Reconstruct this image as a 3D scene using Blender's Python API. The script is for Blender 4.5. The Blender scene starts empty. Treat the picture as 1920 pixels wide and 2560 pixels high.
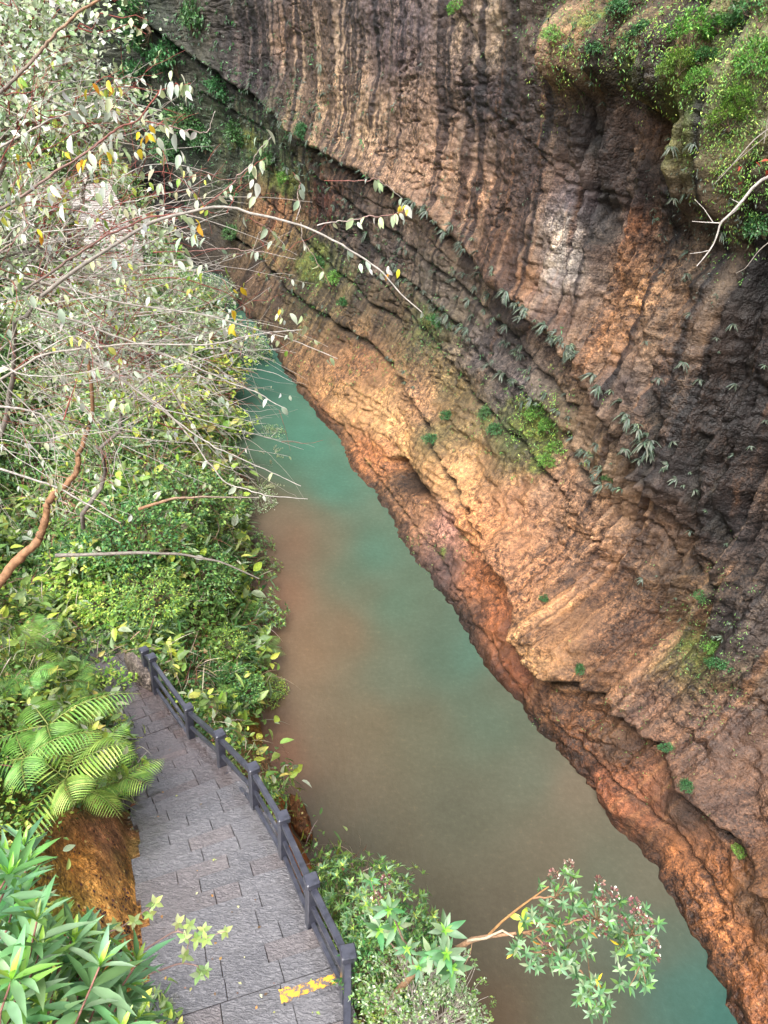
import bpy, math
import numpy as np
from mathutils import Matrix, Vector
rng = np.random.default_rng(7)
scene = bpy.context.scene
col = scene.collection

# ------------------------------------------------------------------ camera
FPX = 1923.0                                   # focal length in photo pixels (1920 x 2560)
Uc = np.array([210, 3100, 1923.]); Uc /= np.linalg.norm(Uc)      # world up seen from the camera
_c = np.array([0, 0, -1.]); Yc = _c - (_c @ Uc) * Uc; Yc /= np.linalg.norm(Yc)
Xc = np.cross(Yc, Uc)
ROT = np.array([Xc, Yc, Uc]); CAM = np.array([0, 0, 16.])
cd = bpy.data.cameras.new('camera'); cam = bpy.data.objects.new('camera', cd); col.objects.link(cam)
cam.matrix_world = Matrix([list(ROT[i]) + [CAM[i]] for i in range(3)] + [[0, 0, 0, 1]])
cd.sensor_fit = 'VERTICAL'; cd.sensor_height = 32; cd.lens = 32 * FPX / 2560
cd.clip_start = 0.05; cd.clip_end = 500
scene.camera = cam
# ------------------------------------------------------------------ light
SUN_EL, SUN_AZ = math.radians(58), math.radians(208)
w = bpy.data.worlds.new('World'); scene.world = w; w.use_nodes = True
wn = w.node_tree
sky = wn.nodes.new('ShaderNodeTexSky'); sky.sky_type = 'NISHITA'; sky.sun_disc = False
sky.sun_elevation = SUN_EL; sky.sun_rotation = SUN_AZ; sky.air_density = 1.2; sky.dust_density = 6
hs = wn.nodes.new('ShaderNodeHueSaturation'); hs.inputs['Saturation'].default_value = 0.35
wn.links.new(sky.outputs[0], hs.inputs['Color'])
bg = wn.nodes['Background']; wn.links.new(hs.outputs[0], bg.inputs[0]); bg.inputs[1].default_value = 0.15
sd = bpy.data.lights.new('sun', 'SUN'); sd.energy = .85; sd.angle = math.radians(26); sd.color = (1, .96, .9)
so = bpy.data.objects.new('sun', sd); col.objects.link(so)
_sdir = Vector((math.sin(SUN_AZ) * math.cos(SUN_EL), math.cos(SUN_AZ) * math.cos(SUN_EL), math.sin(SUN_EL)))
so.rotation_euler = _sdir.to_track_quat('Z', 'Y').to_euler(); so.location = (0, 0, 60)
scene.view_settings.view_transform = 'Standard'; scene.view_settings.look = 'None'
scene.view_settings.exposure = 1.52; scene.view_settings.gamma = 1

# ------------------------------------------------------------------ helpers
SC = 1920 / 1659                               # I measured the photo on a 1659 px wide view
def ray(x, y):
    d = ROT @ np.array([x * SC - 960, -(y * SC - 1280), -FPX]); return d / np.linalg.norm(d)
def at_z(x, y, z):
    d = ray(x, y); return CAM + d * ((z - CAM[2]) / d[2])
def at_r(x, y, r): return CAM + ray(x, y) * r
def project(P):
    q = (np.asarray(P, float) - CAM) @ ROT
    dz = np.where(-q[..., 2] > .05, -q[..., 2], np.nan)
    return (q[..., 0] / dz * FPX + 960) / SC, (-q[..., 1] / dz * FPX + 1280) / SC, dz
def lin(c):
    c = np.asarray(c, float) / 255.; return np.where(c <= .04045, c / 12.92, ((c + .055) / 1.055) ** 2.4)

def hash3(i, j, k, seed):
    n = (i.astype(np.int64) * 73856093) ^ (j.astype(np.int64) * 19349663) ^ (k.astype(np.int64) * 83492791) ^ (seed * 2654435761)
    n = (n ^ (n >> 13)) * 1274126177; n = n & 0x7fffffff
    n = ((n ^ (n >> 15)) * 668265263) & 0x7fffffff
    return ((n ^ (n >> 11)) & 0xffffff) / float(0xffffff)
def vnoise(x, y, z, seed=0):
    xi, yi, zi = np.floor(x), np.floor(y), np.floor(z)
    fx, fy, fz = x - xi, y - yi, z - zi
    fx = fx * fx * (3 - 2 * fx); fy = fy * fy * (3 - 2 * fy); fz = fz * fz * (3 - 2 * fz)
    r = 0
    for a in (0, 1):
        wa = fx if a else 1 - fx
        for b in (0, 1):
            wb = fy if b else 1 - fy
            for c in (0, 1):
                r = r + hash3(xi + a, yi + b, zi + c, seed) * wa * wb * (fz if c else 1 - fz)
    return r * 2 - 1
def fbm(x, y, z=None, o=4, seed=0, g=.5):
    if z is None: z = np.zeros_like(x)
    r = 0; a = 1; t = 0
    for i in range(o):
        r = r + a * vnoise(x, y, z, seed + i * 17); t += a; a *= g; x = x * 2.03; y = y * 2.03; z = z * 2.03
    return r / t
def sstep(a, b, x):
    t = np.clip((x - a) / (b - a), 0, 1); return t * t * (3 - 2 * t)
def polydist(px, py, pts):
    """signed distance (in photo-view pixels) to a polyline; positive = right/above when walking along it to the right"""
    best = np.full(px.shape, 1e9); sg = np.ones(px.shape)
    for (x0, y0), (x1, y1) in zip(pts[:-1], pts[1:]):
        dx, dy = x1 - x0, y1 - y0; L2 = dx * dx + dy * dy
        t = np.clip(((px - x0) * dx + (py - y0) * dy) / L2, 0, 1)
        ex, ey = px - x0 - t * dx, py - y0 - t * dy; d = np.hypot(ex, ey)
        s = np.where(dx * ey - dy * ex < 0, 1., -1.)
        m = d < best; best = np.where(m, d, best); sg = np.where(m, s, sg)
    return best * sg
def anchors_rgb(px, py, A, soft=22.):
    A = np.array(A, float); num = np.zeros(px.shape + (3,)); den = np.zeros(px.shape)
    C = lin(A[:, 2:5])
    for a, c in zip(A, C):
        wgt = 1 / ((px - a[0]) ** 2 + (py - a[1]) ** 2 + soft ** 2) ** 1.7
        num += wgt[..., None] * c; den += wgt
    return num / den[..., None]

def make_mesh(name, V, faces_flat, sizes, colors=None, smooth=False, extra=None):
    me = bpy.data.meshes.new(name); V = np.asarray(V, np.float32)
    me.vertices.add(len(V)); me.vertices.foreach_set('co', V.ravel())
    sizes = np.asarray(sizes, np.int32); ff = np.asarray(faces_flat, np.int32).ravel()
    me.loops.add(len(ff)); me.loops.foreach_set('vertex_index', ff)
    me.polygons.add(len(sizes)); st = np.concatenate([[0], np.cumsum(sizes)[:-1]]).astype(np.int32)
    me.polygons.foreach_set('loop_start', st); me.polygons.foreach_set('loop_total', sizes)
    me.polygons.foreach_set('use_smooth', np.full(len(sizes), smooth is not None))
    if colors is not None:
        a = me.attributes.new('col', 'FLOAT_COLOR', 'POINT')
        cc = np.ones((len(V), 4), np.float32); cc[:, :3] = colors; a.data.foreach_set('color', cc.ravel())
    if extra is not None:
        for k, v in extra.items():
            a = me.attributes.new(k, 'FLOAT_VECTOR', 'POINT'); a.data.foreach_set('vector', np.asarray(v, np.float32).ravel())
    me.update(calc_edges=True); me.validate(); return me
def add(name, me, m=None, parent=None, loc=None):
    o = bpy.data.objects.new(name, me); col.objects.link(o)
    if m is not None and me is not None and not me.materials: me.materials.append(m)
    if parent is not None: o.parent = parent
    if loc is not None: o.location = loc
    return o
def tag(o, label=None, cat=None, group=None, kind=None):
    if label: o['label'] = label
    if cat: o['category'] = cat
    if group: o['group'] = group
    if kind: o['kind'] = kind
    return o
def empty(name, loc): 
    o = bpy.data.objects.new(name, None); col.objects.link(o); o.location = loc; o.empty_display_size = .1; return o
def copy_tree(o, parent=None):
    c = o.copy(); col.objects.link(c); c.parent = parent
    for ch in list(o.children): copy_tree(ch, c)
    return c
class Acc:
    """collects pieces of geometry that become ONE mesh"""
    def __init__(s): s.V = []; s.F = []; s.S = []; s.C = []; s.n = 0
    def put(s, V, F, sizes, C):
        V = np.asarray(V, float).reshape(-1, 3); s.V.append(V); s.F.append(np.asarray(F).ravel() + s.n); s.S.append(np.asarray(sizes).ravel())
        C = np.asarray(C, float); s.C.append(np.broadcast_to(C, V.shape).copy()); s.n += len(V)
    def mesh(s, name, smooth=False):
        return make_mesh(name, np.concatenate(s.V), np.concatenate(s.F), np.concatenate(s.S), np.concatenate(s.C), smooth)
    def box(s, c, ax, ay, az, hx, hy, hz, C=(.5, .5, .5), bev=0.0, taper=0):
        c = np.asarray(c, float); ax, ay, az = map(lambda v: np.asarray(v, float), (ax, ay, az))
        if bev <= 0:
            P = [c + sx * ax * hx * (1 - taper * (sz > 0)) + sy * ay * hy * (1 - taper * (sz > 0)) + sz * az * hz for sz in (-1, 1) for sy in (-1, 1) for sx in (-1, 1)]
            F = [0, 2, 3, 1, 4, 5, 7, 6, 0, 1, 5, 4, 2, 6, 7, 3, 0, 4, 6, 2, 1, 3, 7, 5]
            s.put(P, F, [4] * 6, C); return
        # chamfered top and sides: octagonal outline, three levels
        def ring(ix, iy, z):
            return [c + ax * x + ay * y + az * z for x, y in ((ix, iy - bev), (ix - bev, iy), (-ix + bev, iy), (-ix, iy - bev), (-ix, -iy + bev), (-ix + bev, -iy), (ix - bev, -iy), (ix, -iy + bev))]
        R = ring(hx, hy, -hz) + ring(hx, hy, hz - bev) + ring(hx - bev, hy - bev, hz)
        F = []; S = []
        for l in (0, 1):
            for k in range(8):
                F += [l * 8 + k, l * 8 + (k + 1) % 8, l * 8 + 8 + (k + 1) % 8, l * 8 + 8 + k]; S.append(4)
        F += [16 + k for k in range(8)]; S.append(8); F += [7 - k for k in range(8)]; S.append(8)
        s.put(R, F, S, C)
    def beam(s, a, b, w_, h_, C=(.5, .5, .5)):
        a = np.asarray(a, float); b = np.asarray(b, float); d = b - a; L = np.linalg.norm(d); d /= L
        x = np.cross(d, [0, 0, 1]); x /= np.linalg.norm(x); z = np.cross(x, d)
        s.box((a + b) / 2, x, d, z, w_ / 2, L / 2, h_ / 2, C, bev=min(w_, h_) * .12)
    def tube(s, P, r, C, sides=5):
        P = np.asarray(P, float); n = len(P); r = np.broadcast_to(np.asarray(r, float), (n,))
        T = np.gradient(P, axis=0); T /= np.linalg.norm(T, axis=1)[:, None] + 1e-9
        up = np.array([.3, .2, 1.]); A = np.cross(T, up); A /= np.linalg.norm(A, axis=1)[:, None] + 1e-9; B = np.cross(T, A)
        th = np.arange(sides) * 2 * np.pi / sides
        V = P[:, None] + r[:, None, None] * (np.cos(th)[None, :, None] * A[:, None] + np.sin(th)[None, :, None] * B[:, None])
        i = np.arange(n - 1)[:, None]; k = np.arange(sides)[None]
        F = np.stack([i * sides + k, i * sides + (k + 1) % sides, (i + 1) * sides + (k + 1) % sides, (i + 1) * sides + k], -1)
        C = np.asarray(C, float)
        if C.ndim == 2: C = np.repeat(C, sides, axis=0)
        s.put(V, F, [4] * ((n - 1) * sides), C)
def norm(v): 
    v = np.asarray(v, float); return v / (np.linalg.norm(v, axis=-1, keepdims=True) + 1e-9)

# leaf templates: (verts[x across, y along, z up], quads/tris)
def tmpl(rows, droop=.25, fold=.25):
    V = []; F = []; S = []
    V.append((0, 0, 0))
    for t, wd in rows: 
        z = -droop * t * t
        V += [(-wd, t, z + fold * wd), (0, t, z), (wd, t, z + fold * wd)]
    V.append((0, 1, -droop))
    F += [0, 2, 1]; S.append(3); F += [0, 3, 2]; S.append(3)
    n = len(rows)
    for i in range(n - 1):
        a = 1 + 3 * i; F += [a, a + 1, a + 4, a + 3, a + 1, a + 2, a + 5, a + 4]; S += [4, 4]
    a = 1 + 3 * (n - 1); e = len(V) - 1; F += [a, a + 1, e, a + 1, a + 2, e]; S += [3, 3]
    return np.array(V, float), np.array(F), np.array(S)
OVATE = tmpl([(.12, .17), (.35, .27), (.6, .24), (.85, .1)], .22, .35)
LANCE = tmpl([(.1, .06), (.3, .115), (.55, .12), (.8, .065)], .3, .35)
SLIML = tmpl([(.1, .07), (.3, .12), (.55, .115), (.8, .055)], .18, .3)
SMALL = tmpl([(.45, .26)], .15, .4)
SLIM = tmpl([(.4, .13)], .25, .4)
BLADE = tmpl([(.2, .03), (.4, .03), (.6, .026), (.8, .016)], .6, .3)
def leaves(acc, P, D, N, L, Wd, C, T=SMALL, shade=.0):
    P = np.asarray(P, float); n = len(P)
    if n == 0: return
    D = norm(D); X = norm(np.cross(D, N)); Z = np.cross(X, D)
    L = np.broadcast_to(np.asarray(L, float), (n,)); Wd = np.broadcast_to(np.asarray(Wd, float), (n,))
    tv, tf, ts = T
    V = P[:, None] + X[:, None] * (tv[None, :, 0:1] * (L * Wd)[:, None, None]) + D[:, None] * (tv[None, :, 1:2] * L[:, None, None]) + Z[:, None] * (tv[None, :, 2:3] * L[:, None, None])
    m = len(tv); F = (np.arange(n)[:, None] * m + tf[None]).ravel(); S = np.tile(ts, n)
    C = np.broadcast_to(np.asarray(C, float), (n, 3)); CC = np.repeat(C, m, axis=0)
    acc.put(V.reshape(-1, 3), F, S, CC)
def palette(n, cols, jit=.18):
    """pick albedos (linear) from a list of sRGB colours with jitter"""
    c = lin(np.array(cols, float))[rng.integers(0, len(cols), n)]
    return np.clip(c * (1 + rng.normal(0, jit, (n, 1))) * (1 + rng.normal(0, jit * .35, (n, 3))), .004, .9)
def rand_dir(n):
    return norm(rng.normal(0, 1, (n, 3)))

# ------------------------------------------------------------------ materials
def mat(name): 
    m = bpy.data.materials.new(name); m.use_nodes = True; nt = m.node_tree; return m, nt, nt.nodes['Principled BSDF']
def N(nt, t, **kw):
    n = nt.nodes.new(t)
    for k, v in kw.items(): setattr(n, k, v)
    return n
def attr(nt, name='col'): return N(nt, 'ShaderNodeAttribute', attribute_name=name)
def noise(nt, vec, scale, detail=4, rough=.6, dist=0):
    n = N(nt, 'ShaderNodeTexNoise'); n.inputs['Scale'].default_value = scale; n.inputs['Detail'].default_value = detail
    n.inputs['Roughness'].default_value = rough; n.inputs['Distortion'].default_value = dist
    if vec is not None: nt.links.new(vec, n.inputs['Vector'])
    return n
def ramp(nt, fac, stops):
    r = N(nt, 'ShaderNodeValToRGB'); e = r.color_ramp.elements
    while len(e) < len(stops): e.new(.5)
    for el, (p, c) in zip(e, stops): el.position = p; el.color = (*c, 1) if len(c) == 3 else c
    nt.links.new(fac, r.inputs[0]); return r
def mul(nt, a, b, fac=1.0, bt='MULTIPLY'):
    n = N(nt, 'ShaderNodeMix', data_type='RGBA', blend_type=bt); n.inputs[0].default_value = fac
    nt.links.new(a, n.inputs[6])
    if isinstance(b, tuple): n.inputs[7].default_value = (*b, 1)
    else: nt.links.new(b, n.inputs[7])
    return n
def mapping(nt, vec, scale):
    n = N(nt, 'ShaderNodeMapping'); n.inputs['Scale'].default_value = scale; nt.links.new(vec, n.inputs['Vector']); return n
def bump(nt, h, strength, dist, nrm=None):
    b = N(nt, 'ShaderNodeBump'); b.inputs['Strength'].default_value = strength; b.inputs['Distance'].default_value = dist
    nt.links.new(h, b.inputs['Height'])
    if nrm is not None: nt.links.new(nrm, b.inputs['Normal'])
    return b
def coords(nt): return N(nt, 'ShaderNodeTexCoord').outputs['Object']

def leaf_mat(name, rough=.42, transl=.3, spec=.5, hue=.02, vary=.25):
    m, nt, b = mat(name)
    a = attr(nt); oi = N(nt, 'ShaderNodeObjectInfo')
    h = N(nt, 'ShaderNodeHueSaturation'); nt.links.new(a.outputs[0], h.inputs['Color'])
    mr = N(nt, 'ShaderNodeMapRange'); mr.inputs[3].default_value = .5 - hue; mr.inputs[4].default_value = .5 + hue
    nt.links.new(oi.outputs['Random'], mr.inputs[0]); nt.links.new(mr.outputs[0], h.inputs['Hue'])
    n = noise(nt, N(nt, 'ShaderNodeNewGeometry').outputs['Position'], 9, 2)
    mv = N(nt, 'ShaderNodeMapRange'); mv.inputs[1].default_value = .3; mv.inputs[2].default_value = .7
    mv.inputs[3].default_value = 1 - vary; mv.inputs[4].default_value = 1 + vary
    nt.links.new(n.outputs[0], mv.inputs[0]); nt.links.new(mv.outputs[0], h.inputs['Value'])
    nt.links.new(h.outputs[0], b.inputs['Base Color']); b.inputs['Roughness'].default_value = rough
    b.inputs['Specular IOR Level'].default_value = spec
    t = N(nt, 'ShaderNodeBsdfTranslucent'); nt.links.new(h.outputs[0], t.inputs[0])
    mx = N(nt, 'ShaderNodeMixShader'); mx.inputs[0].default_value = transl
    nt.links.new(b.outputs[0], mx.inputs[1]); nt.links.new(t.outputs[0], mx.inputs[2])
    nt.links.new(mx.outputs[0], nt.nodes['Material Output'].inputs[0]); return m
M_LEAF = leaf_mat('leaf_surface')
M_WETLEAF = leaf_mat('wet_leaf_surface', rough=.3, spec=.6)
M_GREYLEAF = leaf_mat('grey_leaf_surface', rough=.5, transl=.15)
m, nt, b = mat('bark'); a = attr(nt); n = noise(nt, coords(nt), 30, 5)
r = ramp(nt, n.outputs[0], [(.3, (.55, .55, .55)), (.7, (1.25, 1.25, 1.25))]); x = mul(nt, a.outputs[0], r.outputs[0])
nt.links.new(x.outputs[2], b.inputs['Base Color']); b.inputs['Roughness'].default_value = .75
bb = bump(nt, n.outputs[0], .5, .01); nt.links.new(bb.outputs[0], b.inputs['Normal']); M_BARK = m

# rock: albedo painted per vertex, streaks and grain on top
def rock_mat(name, wet=.5, grain=1.0):
    m, nt, b = mat(name); a = attr(nt); sh = attr(nt, 'sh').outputs['Vector']; P = coords(nt)
    streak = noise(nt, mapping(nt, sh, (7, .5, 1)).outputs[0], 1, 3, .6, .3)
    r1 = ramp(nt, streak.outputs[0], [(.34, (.5, .46, .5)), (.52, (1, 1, 1)), (.68, (1.28, 1.2, 1.1))])
    c1 = mul(nt, a.outputs[0], r1.outputs[0], .5)
    gr = noise(nt, P, 6.5, 3, .62)
    r2 = ramp(nt, gr.outputs[0], [(.38, (.25, .22, .22)), (.45, (.8, .78, .77)), (.54, (1.08, 1.06, 1.03)), (.62, (1.55, 1.5, 1.4)), (.68, (2.1, 2.0, 1.85))])
    c2a = mul(nt, c1.outputs[2], r2.outputs[0], .9 * grain)
    zn = noise(nt, P, .45, 3, .5); zr = N(nt, 'ShaderNodeMapRange'); zr.inputs[1].default_value = .38; zr.inputs[2].default_value = .6; zr.inputs[3].default_value = .3; zr.inputs[4].default_value = .95
    nt.links.new(zn.outputs[0], zr.inputs[0]); nt.links.new(zr.outputs[0], c2a.inputs[0])
    grf = noise(nt, P, 21, 2, .6)
    r2f = ramp(nt, grf.outputs[0], [(.36, (.35, .33, .33)), (.45, (.9, .9, .9)), (.56, (1.1, 1.1, 1.1)), (.66, (1.8, 1.75, 1.65))])
    c2 = mul(nt, c2a.outputs[2], r2f.outputs[0], .8 * grain); nt.links.new(zr.outputs[0], c2.inputs[0])
    gr2 = noise(nt, P, 1.6, 6, .65)
    r3 = ramp(nt, gr2.outputs[0], [(.35, (.66, .62, .64)), (.5, (1, 1, 1)), (.63, (1.25, 1.2, 1.12))])
    c3a = mul(nt, c2.outputs[2], r3.outputs[0], .8)
    # hairline cracks following the beds
    wv = noise(nt, mapping(nt, sh, (.8, 6.5, 1)).outputs[0], 1, 6, .7, .6)
    ab = N(nt, 'ShaderNodeMath', operation='SUBTRACT'); nt.links.new(wv.outputs[0], ab.inputs[0]); ab.inputs[1].default_value = .5
    ab2 = N(nt, 'ShaderNodeMath', operation='ABSOLUTE'); nt.links.new(ab.outputs[0], ab2.inputs[0])
    r5 = ramp(nt, ab2.outputs[0], [(.0, (.25, .22, .2)), (.012, (.8, .8, .8)), (.02, (1, 1, 1))])
    c3 = mul(nt, c3a.outputs[2], r5.outputs[0], .65)
    # small dry specks
    vo = N(nt, 'ShaderNodeTexVoronoi'); vo.inputs['Scale'].default_value = 9; nt.links.new(P, vo.inputs['Vector'])
    vr = ramp(nt, vo.outputs['Distance'], [(.0, (1, 1, 1)), (.13, (0, 0, 0))])
    nn = noise(nt, P, 1.3, 3); nr = ramp(nt, nn.outputs[0], [(.5, (0, 0, 0)), (.62, (.55, .55, .55))])
    fm = mul(nt, vr.outputs[0], nr.outputs[0])
    mx = N(nt, 'ShaderNodeMix', data_type='RGBA'); nt.links.new(fm.outputs[2], mx.inputs[0]); nt.links.new(c3.outputs[2], mx.inputs[6]); mx.inputs[7].default_value = (.42, .38, .33, 1)
    nt.links.new(mx.outputs[2], b.inputs['Base Color'])
    wn_ = noise(nt, mapping(nt, sh, (1.2, .3, 1)).outputs[0], 1, 4)
    rr = N(nt, 'ShaderNodeMapRange'); rr.inputs[1].default_value = .35; rr.inputs[2].default_value = .65; rr.inputs[3].default_value = .3 + .3 * (1 - wet); rr.inputs[4].default_value = .8
    nt.links.new(wn_.outputs[0], rr.inputs[0]); nt.links.new(rr.outputs[0], b.inputs['Roughness'])
    st2 = noise(nt, mapping(nt, sh, (14, 2.2, 1)).outputs[0], 1, 6, .7, .4)
    big = bump(nt, gr2.outputs[0], .9, .22); md = bump(nt, grf.outputs[0], .9, .035, big.outputs[0]); fn = bump(nt, gr.outputs[0], .8, .10, md.outputs[0]); zm = N(nt, 'ShaderNodeMath', operation='MULTIPLY'); nt.links.new(zr.outputs[0], zm.inputs[0]); zm.inputs[1].default_value = .85; nt.links.new(zm.outputs[0], fn.inputs['Strength'])
    nt.links.new(fn.outputs[0], b.inputs['Normal']); return m
M_ROCK = rock_mat('wet_gorge_rock'); M_SOIL = rock_mat('hillside_rock_and_soil', .7, .75)

# ------------------------------------------------------------------ cliff on the far side of the river
WL = [(9.4, -6), (9.0, -1), (8.5, 3), (7.95, 6.6)] + [tuple(at_z(x, y, 0)[:2]) for x, y in
      [(1580, 2150), (1545, 2080), (1470, 1960), (1400, 1850), (1312, 1745), (1240, 1640), (1180, 1570), (1070, 1450), (960, 1300), (880, 1190),
       (830, 1100), (755, 1010), (720, 940), (650, 850), (590, 760), (540, 690), (480, 600)]] + [(-17.5, 62), (-24, 65), (-34, 66.5), (-50, 66), (-75, 64)]
WL = np.array(WL, float)
def smooth_line(P, n=1500, it=40):
    d = np.concatenate([[0], np.cumsum(np.hypot(*np.diff(P, axis=0).T))]); t = np.linspace(0, d[-1], n)
    Q = np.stack([np.interp(t, d, P[:, 0]), np.interp(t, d, P[:, 1])], 1)
    for _ in range(it): Q[1:-1] = (Q[:-2] + 2 * Q[1:-1] + Q[2:]) / 4
    return Q, t
WQ, WT = smooth_line(WL)
Wd = np.hypot(WQ[:, 0], WQ[:, 1]); Wd = np.maximum(Wd, 7.5)
dens = np.concatenate([[0], np.cumsum(np.diff(WT) / (.0032 * Wd[1:]))])
NS = int(dens[-1]); St = np.interp(np.arange(NS), dens, WT)
Wx = np.interp(St, WT, WQ[:, 0]); Wy = np.interp(St, WT, WQ[:, 1])
tw = 140
Tx = np.gradient(np.convolve(np.pad(Wx, tw, 'reflect', reflect_type='odd'), np.ones(2 * tw + 1) / (2 * tw + 1), 'valid'), St)
Ty = np.gradient(np.convolve(np.pad(Wy, tw, 'reflect', reflect_type='odd'), np.ones(2 * tw + 1) / (2 * tw + 1), 'valid'), St)
L_ = np.hypot(Tx, Ty); Tx /= L_; Ty /= L_
Hs = np.concatenate([np.linspace(-.6, 18.2, 430), 18.2 + np.linspace(.03, 1, 45) ** 1.5 * 20])
NH = len(Hs)
S_, H_ = np.meshgrid(St, Hs, indexing='ij')
gtop = 1 - .62 * sstep(27, 36, Wy); H_ = np.where(H_ > 18.2, 18.2 + (H_ - 18.2) * gtop[:, None], H_)
prof_h = [-1, 0, .6, 1.5, 2.6, 4.0, 5.5, 7.5, 10, 13, 17, 22, 30, 40]
prof_d = [-.4, 0, .35, .95, 1.65, 2.35, 2.9, 3.25, 3.2, 2.9, 2.3, 2.0, 2.5, 5]
D_ = np.interp(H_, prof_h, prof_d)
nx, ny = Ty, -Tx
BX = Wx[:, None] + nx[:, None] * D_; BY = Wy[:, None] + ny[:, None] * D_
PX, PY, PD = project(np.stack([BX, BY, H_], -1))
PX = np.nan_to_num(PX, nan=5000); PY = np.nan_to_num(PY, nan=5000); PD = np.nan_to_num(PD, nan=3)
MPP = PD / (FPX / SC)                       # metres per photo-view pixel
q = H_ + .16 * (S_ - 30)                    # bedding coordinate (beds dip towards the viewer)
out = np.zeros_like(H_)                     # displacement towards the river
wrp = fbm(BX * .25, BY * .25, H_ * .25, 3, 5)
out += .55 * fbm(BX * .16, BY * .16, H_ * .16, 3, 1)
upw = sstep(1100, 600, PY) * sstep(1500, 1150, PX); out += .35 * (1 - .6 * upw) * fbm(BX * .55, BY * .55, H_ * .7, 4, 2)
bed = fbm(q * 1.5 + wrp * 1.5, S_ * .07, None, 4, 3)
upw = sstep(1100, 600, PY) * sstep(1500, 1150, PX)
flw = np.clip(sstep(1020, 1400, PX) * sstep(1750, 1250, PY) + sstep(600, 100, PY) * .8 * sstep(420, 560, PX), 0, 1)   # fluted curtains
rug = .04 + .96 * sstep(1050, 1350, PX); fl = fbm(S_ * 2.6 + .5 * wrp, H_ * .07, None, 4, 4)
fl = -np.abs(fl) * 2 + .35
out += fl * .62 * flw * rug + .26 * (1 - .6 * upw) * (1 - .8 * flw * rug) * bed * sstep(0, 1.5, H_)
out += .09 * fbm(BX * 3.2, BY * 3.2, H_ * 3.2, 4, 6, .65) + .07 * (.4 - np.abs(fbm(BX * 2.1 + wrp, BY * 2.1, q * 3.4, 4, 61, .6)) * 2)
ck = np.abs(fbm(q * 1.9 + wrp * .8, S_ * .35, None, 4, 62)); out -= .13 * (1 - .8 * flw * rug) * np.exp(-(ck / .035) ** 2) * sstep(-.1, .15, fbm(S_ * .5, H_ * .5, None, 3, 63))
out += .12 * (1 - .6 * upw) * (1 - np.abs(fbm(BX * 1.3, BY * 1.3, H_ * 1.6, 4, 8)) * 2.4) * sstep(.2, 1.5, H_)
CREV = [  # traced cracks and ledges: points, groove width m, groove depth m, overhang above m
    ([(250, 0), (430, 130), (520, 190), (600, 240), (680, 310), (770, 360), (850, 400), (930, 450), (1020, 530), (1080, 610), (1180, 690), (1270, 780), (1340, 850), (1400, 930), (1440, 1000)], .2, 1.0, 1.0),
    ([(440, 200), (560, 270), (680, 365), (800, 450), (900, 530), (1000, 610), (1100, 700), (1200, 800), (1290, 900)], .09, .3, .3), ([(700, 450), (820, 600), (930, 720), (1040, 850), (1150, 960), (1260, 1080)], .08, .3, .25),
    ([(640, 330), (700, 385), (760, 460), (840, 560), (900, 620), (990, 690), (1080, 790), (1160, 850), (1240, 940), (1330, 1050)], .12, .3, .35),
    ([(500, 510), (580, 570), (640, 640), (720, 690), (790, 740), (850, 790), (900, 850)], .16, .4, .45),
    ([(560, 420), (640, 500), (720, 570), (800, 650), (870, 700)], .12, .25, .2),
    ([(1120, 1215), (1175, 1290), (1195, 1370), (1240, 1440), (1330, 1462), (1400, 1560), (1470, 1600), (1540, 1720), (1600, 1770), (1700, 1880)], .17, .8, 1.1),
    ([(890, 830), (960, 960), (1060, 1120), (1120, 1230), (1165, 1330), (1190, 1420)], .12, .55, .5),
    ([(1290, 160), (1298, 260), (1310, 340), (1318, 420), (1310, 520)], .12, .5, .1),
    ([(1350, 330), (1356, 430), (1345, 560)], .1, .4, .1), ([(1000, 30), (1060, 130), (1065, 240)], .07, .2, .05),
    ([(1475, 830), (1490, 920), (1480, 1030)], .08, .4, .05), ([(1560, 950), (1550, 1080), (1530, 1230)], .1, .45, .1), ([(1640, 760), (1600, 1000), (1580, 1300)], .1, .45, .1),
    ([(1170, 330), (1240, 400), (1330, 420)], .05, .12, .1), ([(820, 430), (900, 470), (1000, 570)], .05, .12, .1), ([(1060, 230), (1160, 320), (1270, 380)], .05, .12, .1),
    ([(620, 800), (700, 880), (790, 1010), (870, 1110), (960, 1230), (1060, 1370), (1150, 1500)], .09, .2, .15),
    ([(1240, 1570), (1300, 1640), (1380, 1700), (1480, 1800), (1560, 1950)], .1, .25, .2),
    ([(1380, 1060), (1450, 1130), (1500, 1250)], .06, .15, .1), ([(1180, 980), (1250, 1080), (1330, 1180)], .05, .15, .1)]
wpx = PX + 7 * fbm(BX * .9, BY * .9, H_ * .9, 3, 21) * 1.2 / np.maximum(MPP * 50, .4); wpy = PY + 7 * fbm(BX * .9, BY * .9, H_ * .9, 3, 22) * 1.2 / np.maximum(MPP * 50, .4)
seam = np.zeros_like(H_)
win = (PX > -200) & (PX < 1900) & (PY > -300) & (PY < 2500)
for pts, gw, gd, ov in CREV:
    sdist = np.full_like(H_, 1e3); sdist[win] = polydist(wpx[win], wpy[win], pts) * MPP[win]
    ampl = (1 if gd > .9 else .65) + (.15 if gd > .9 else .4) * fbm(S_ * .8, H_ * .8, None, 2, 30)
    out -= gd * np.exp(-(sdist / gw) ** 2) * ampl
    out += ov * np.where(sdist > 0, np.exp(-np.maximum(sdist - gw * .6, 0) / 1.3) * sstep(0, gw, sdist), 0) * ampl
    seam = np.maximum(seam, np.exp(-(sdist / (gw * 1.6)) ** 2) * min(1, gd / .35))
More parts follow.
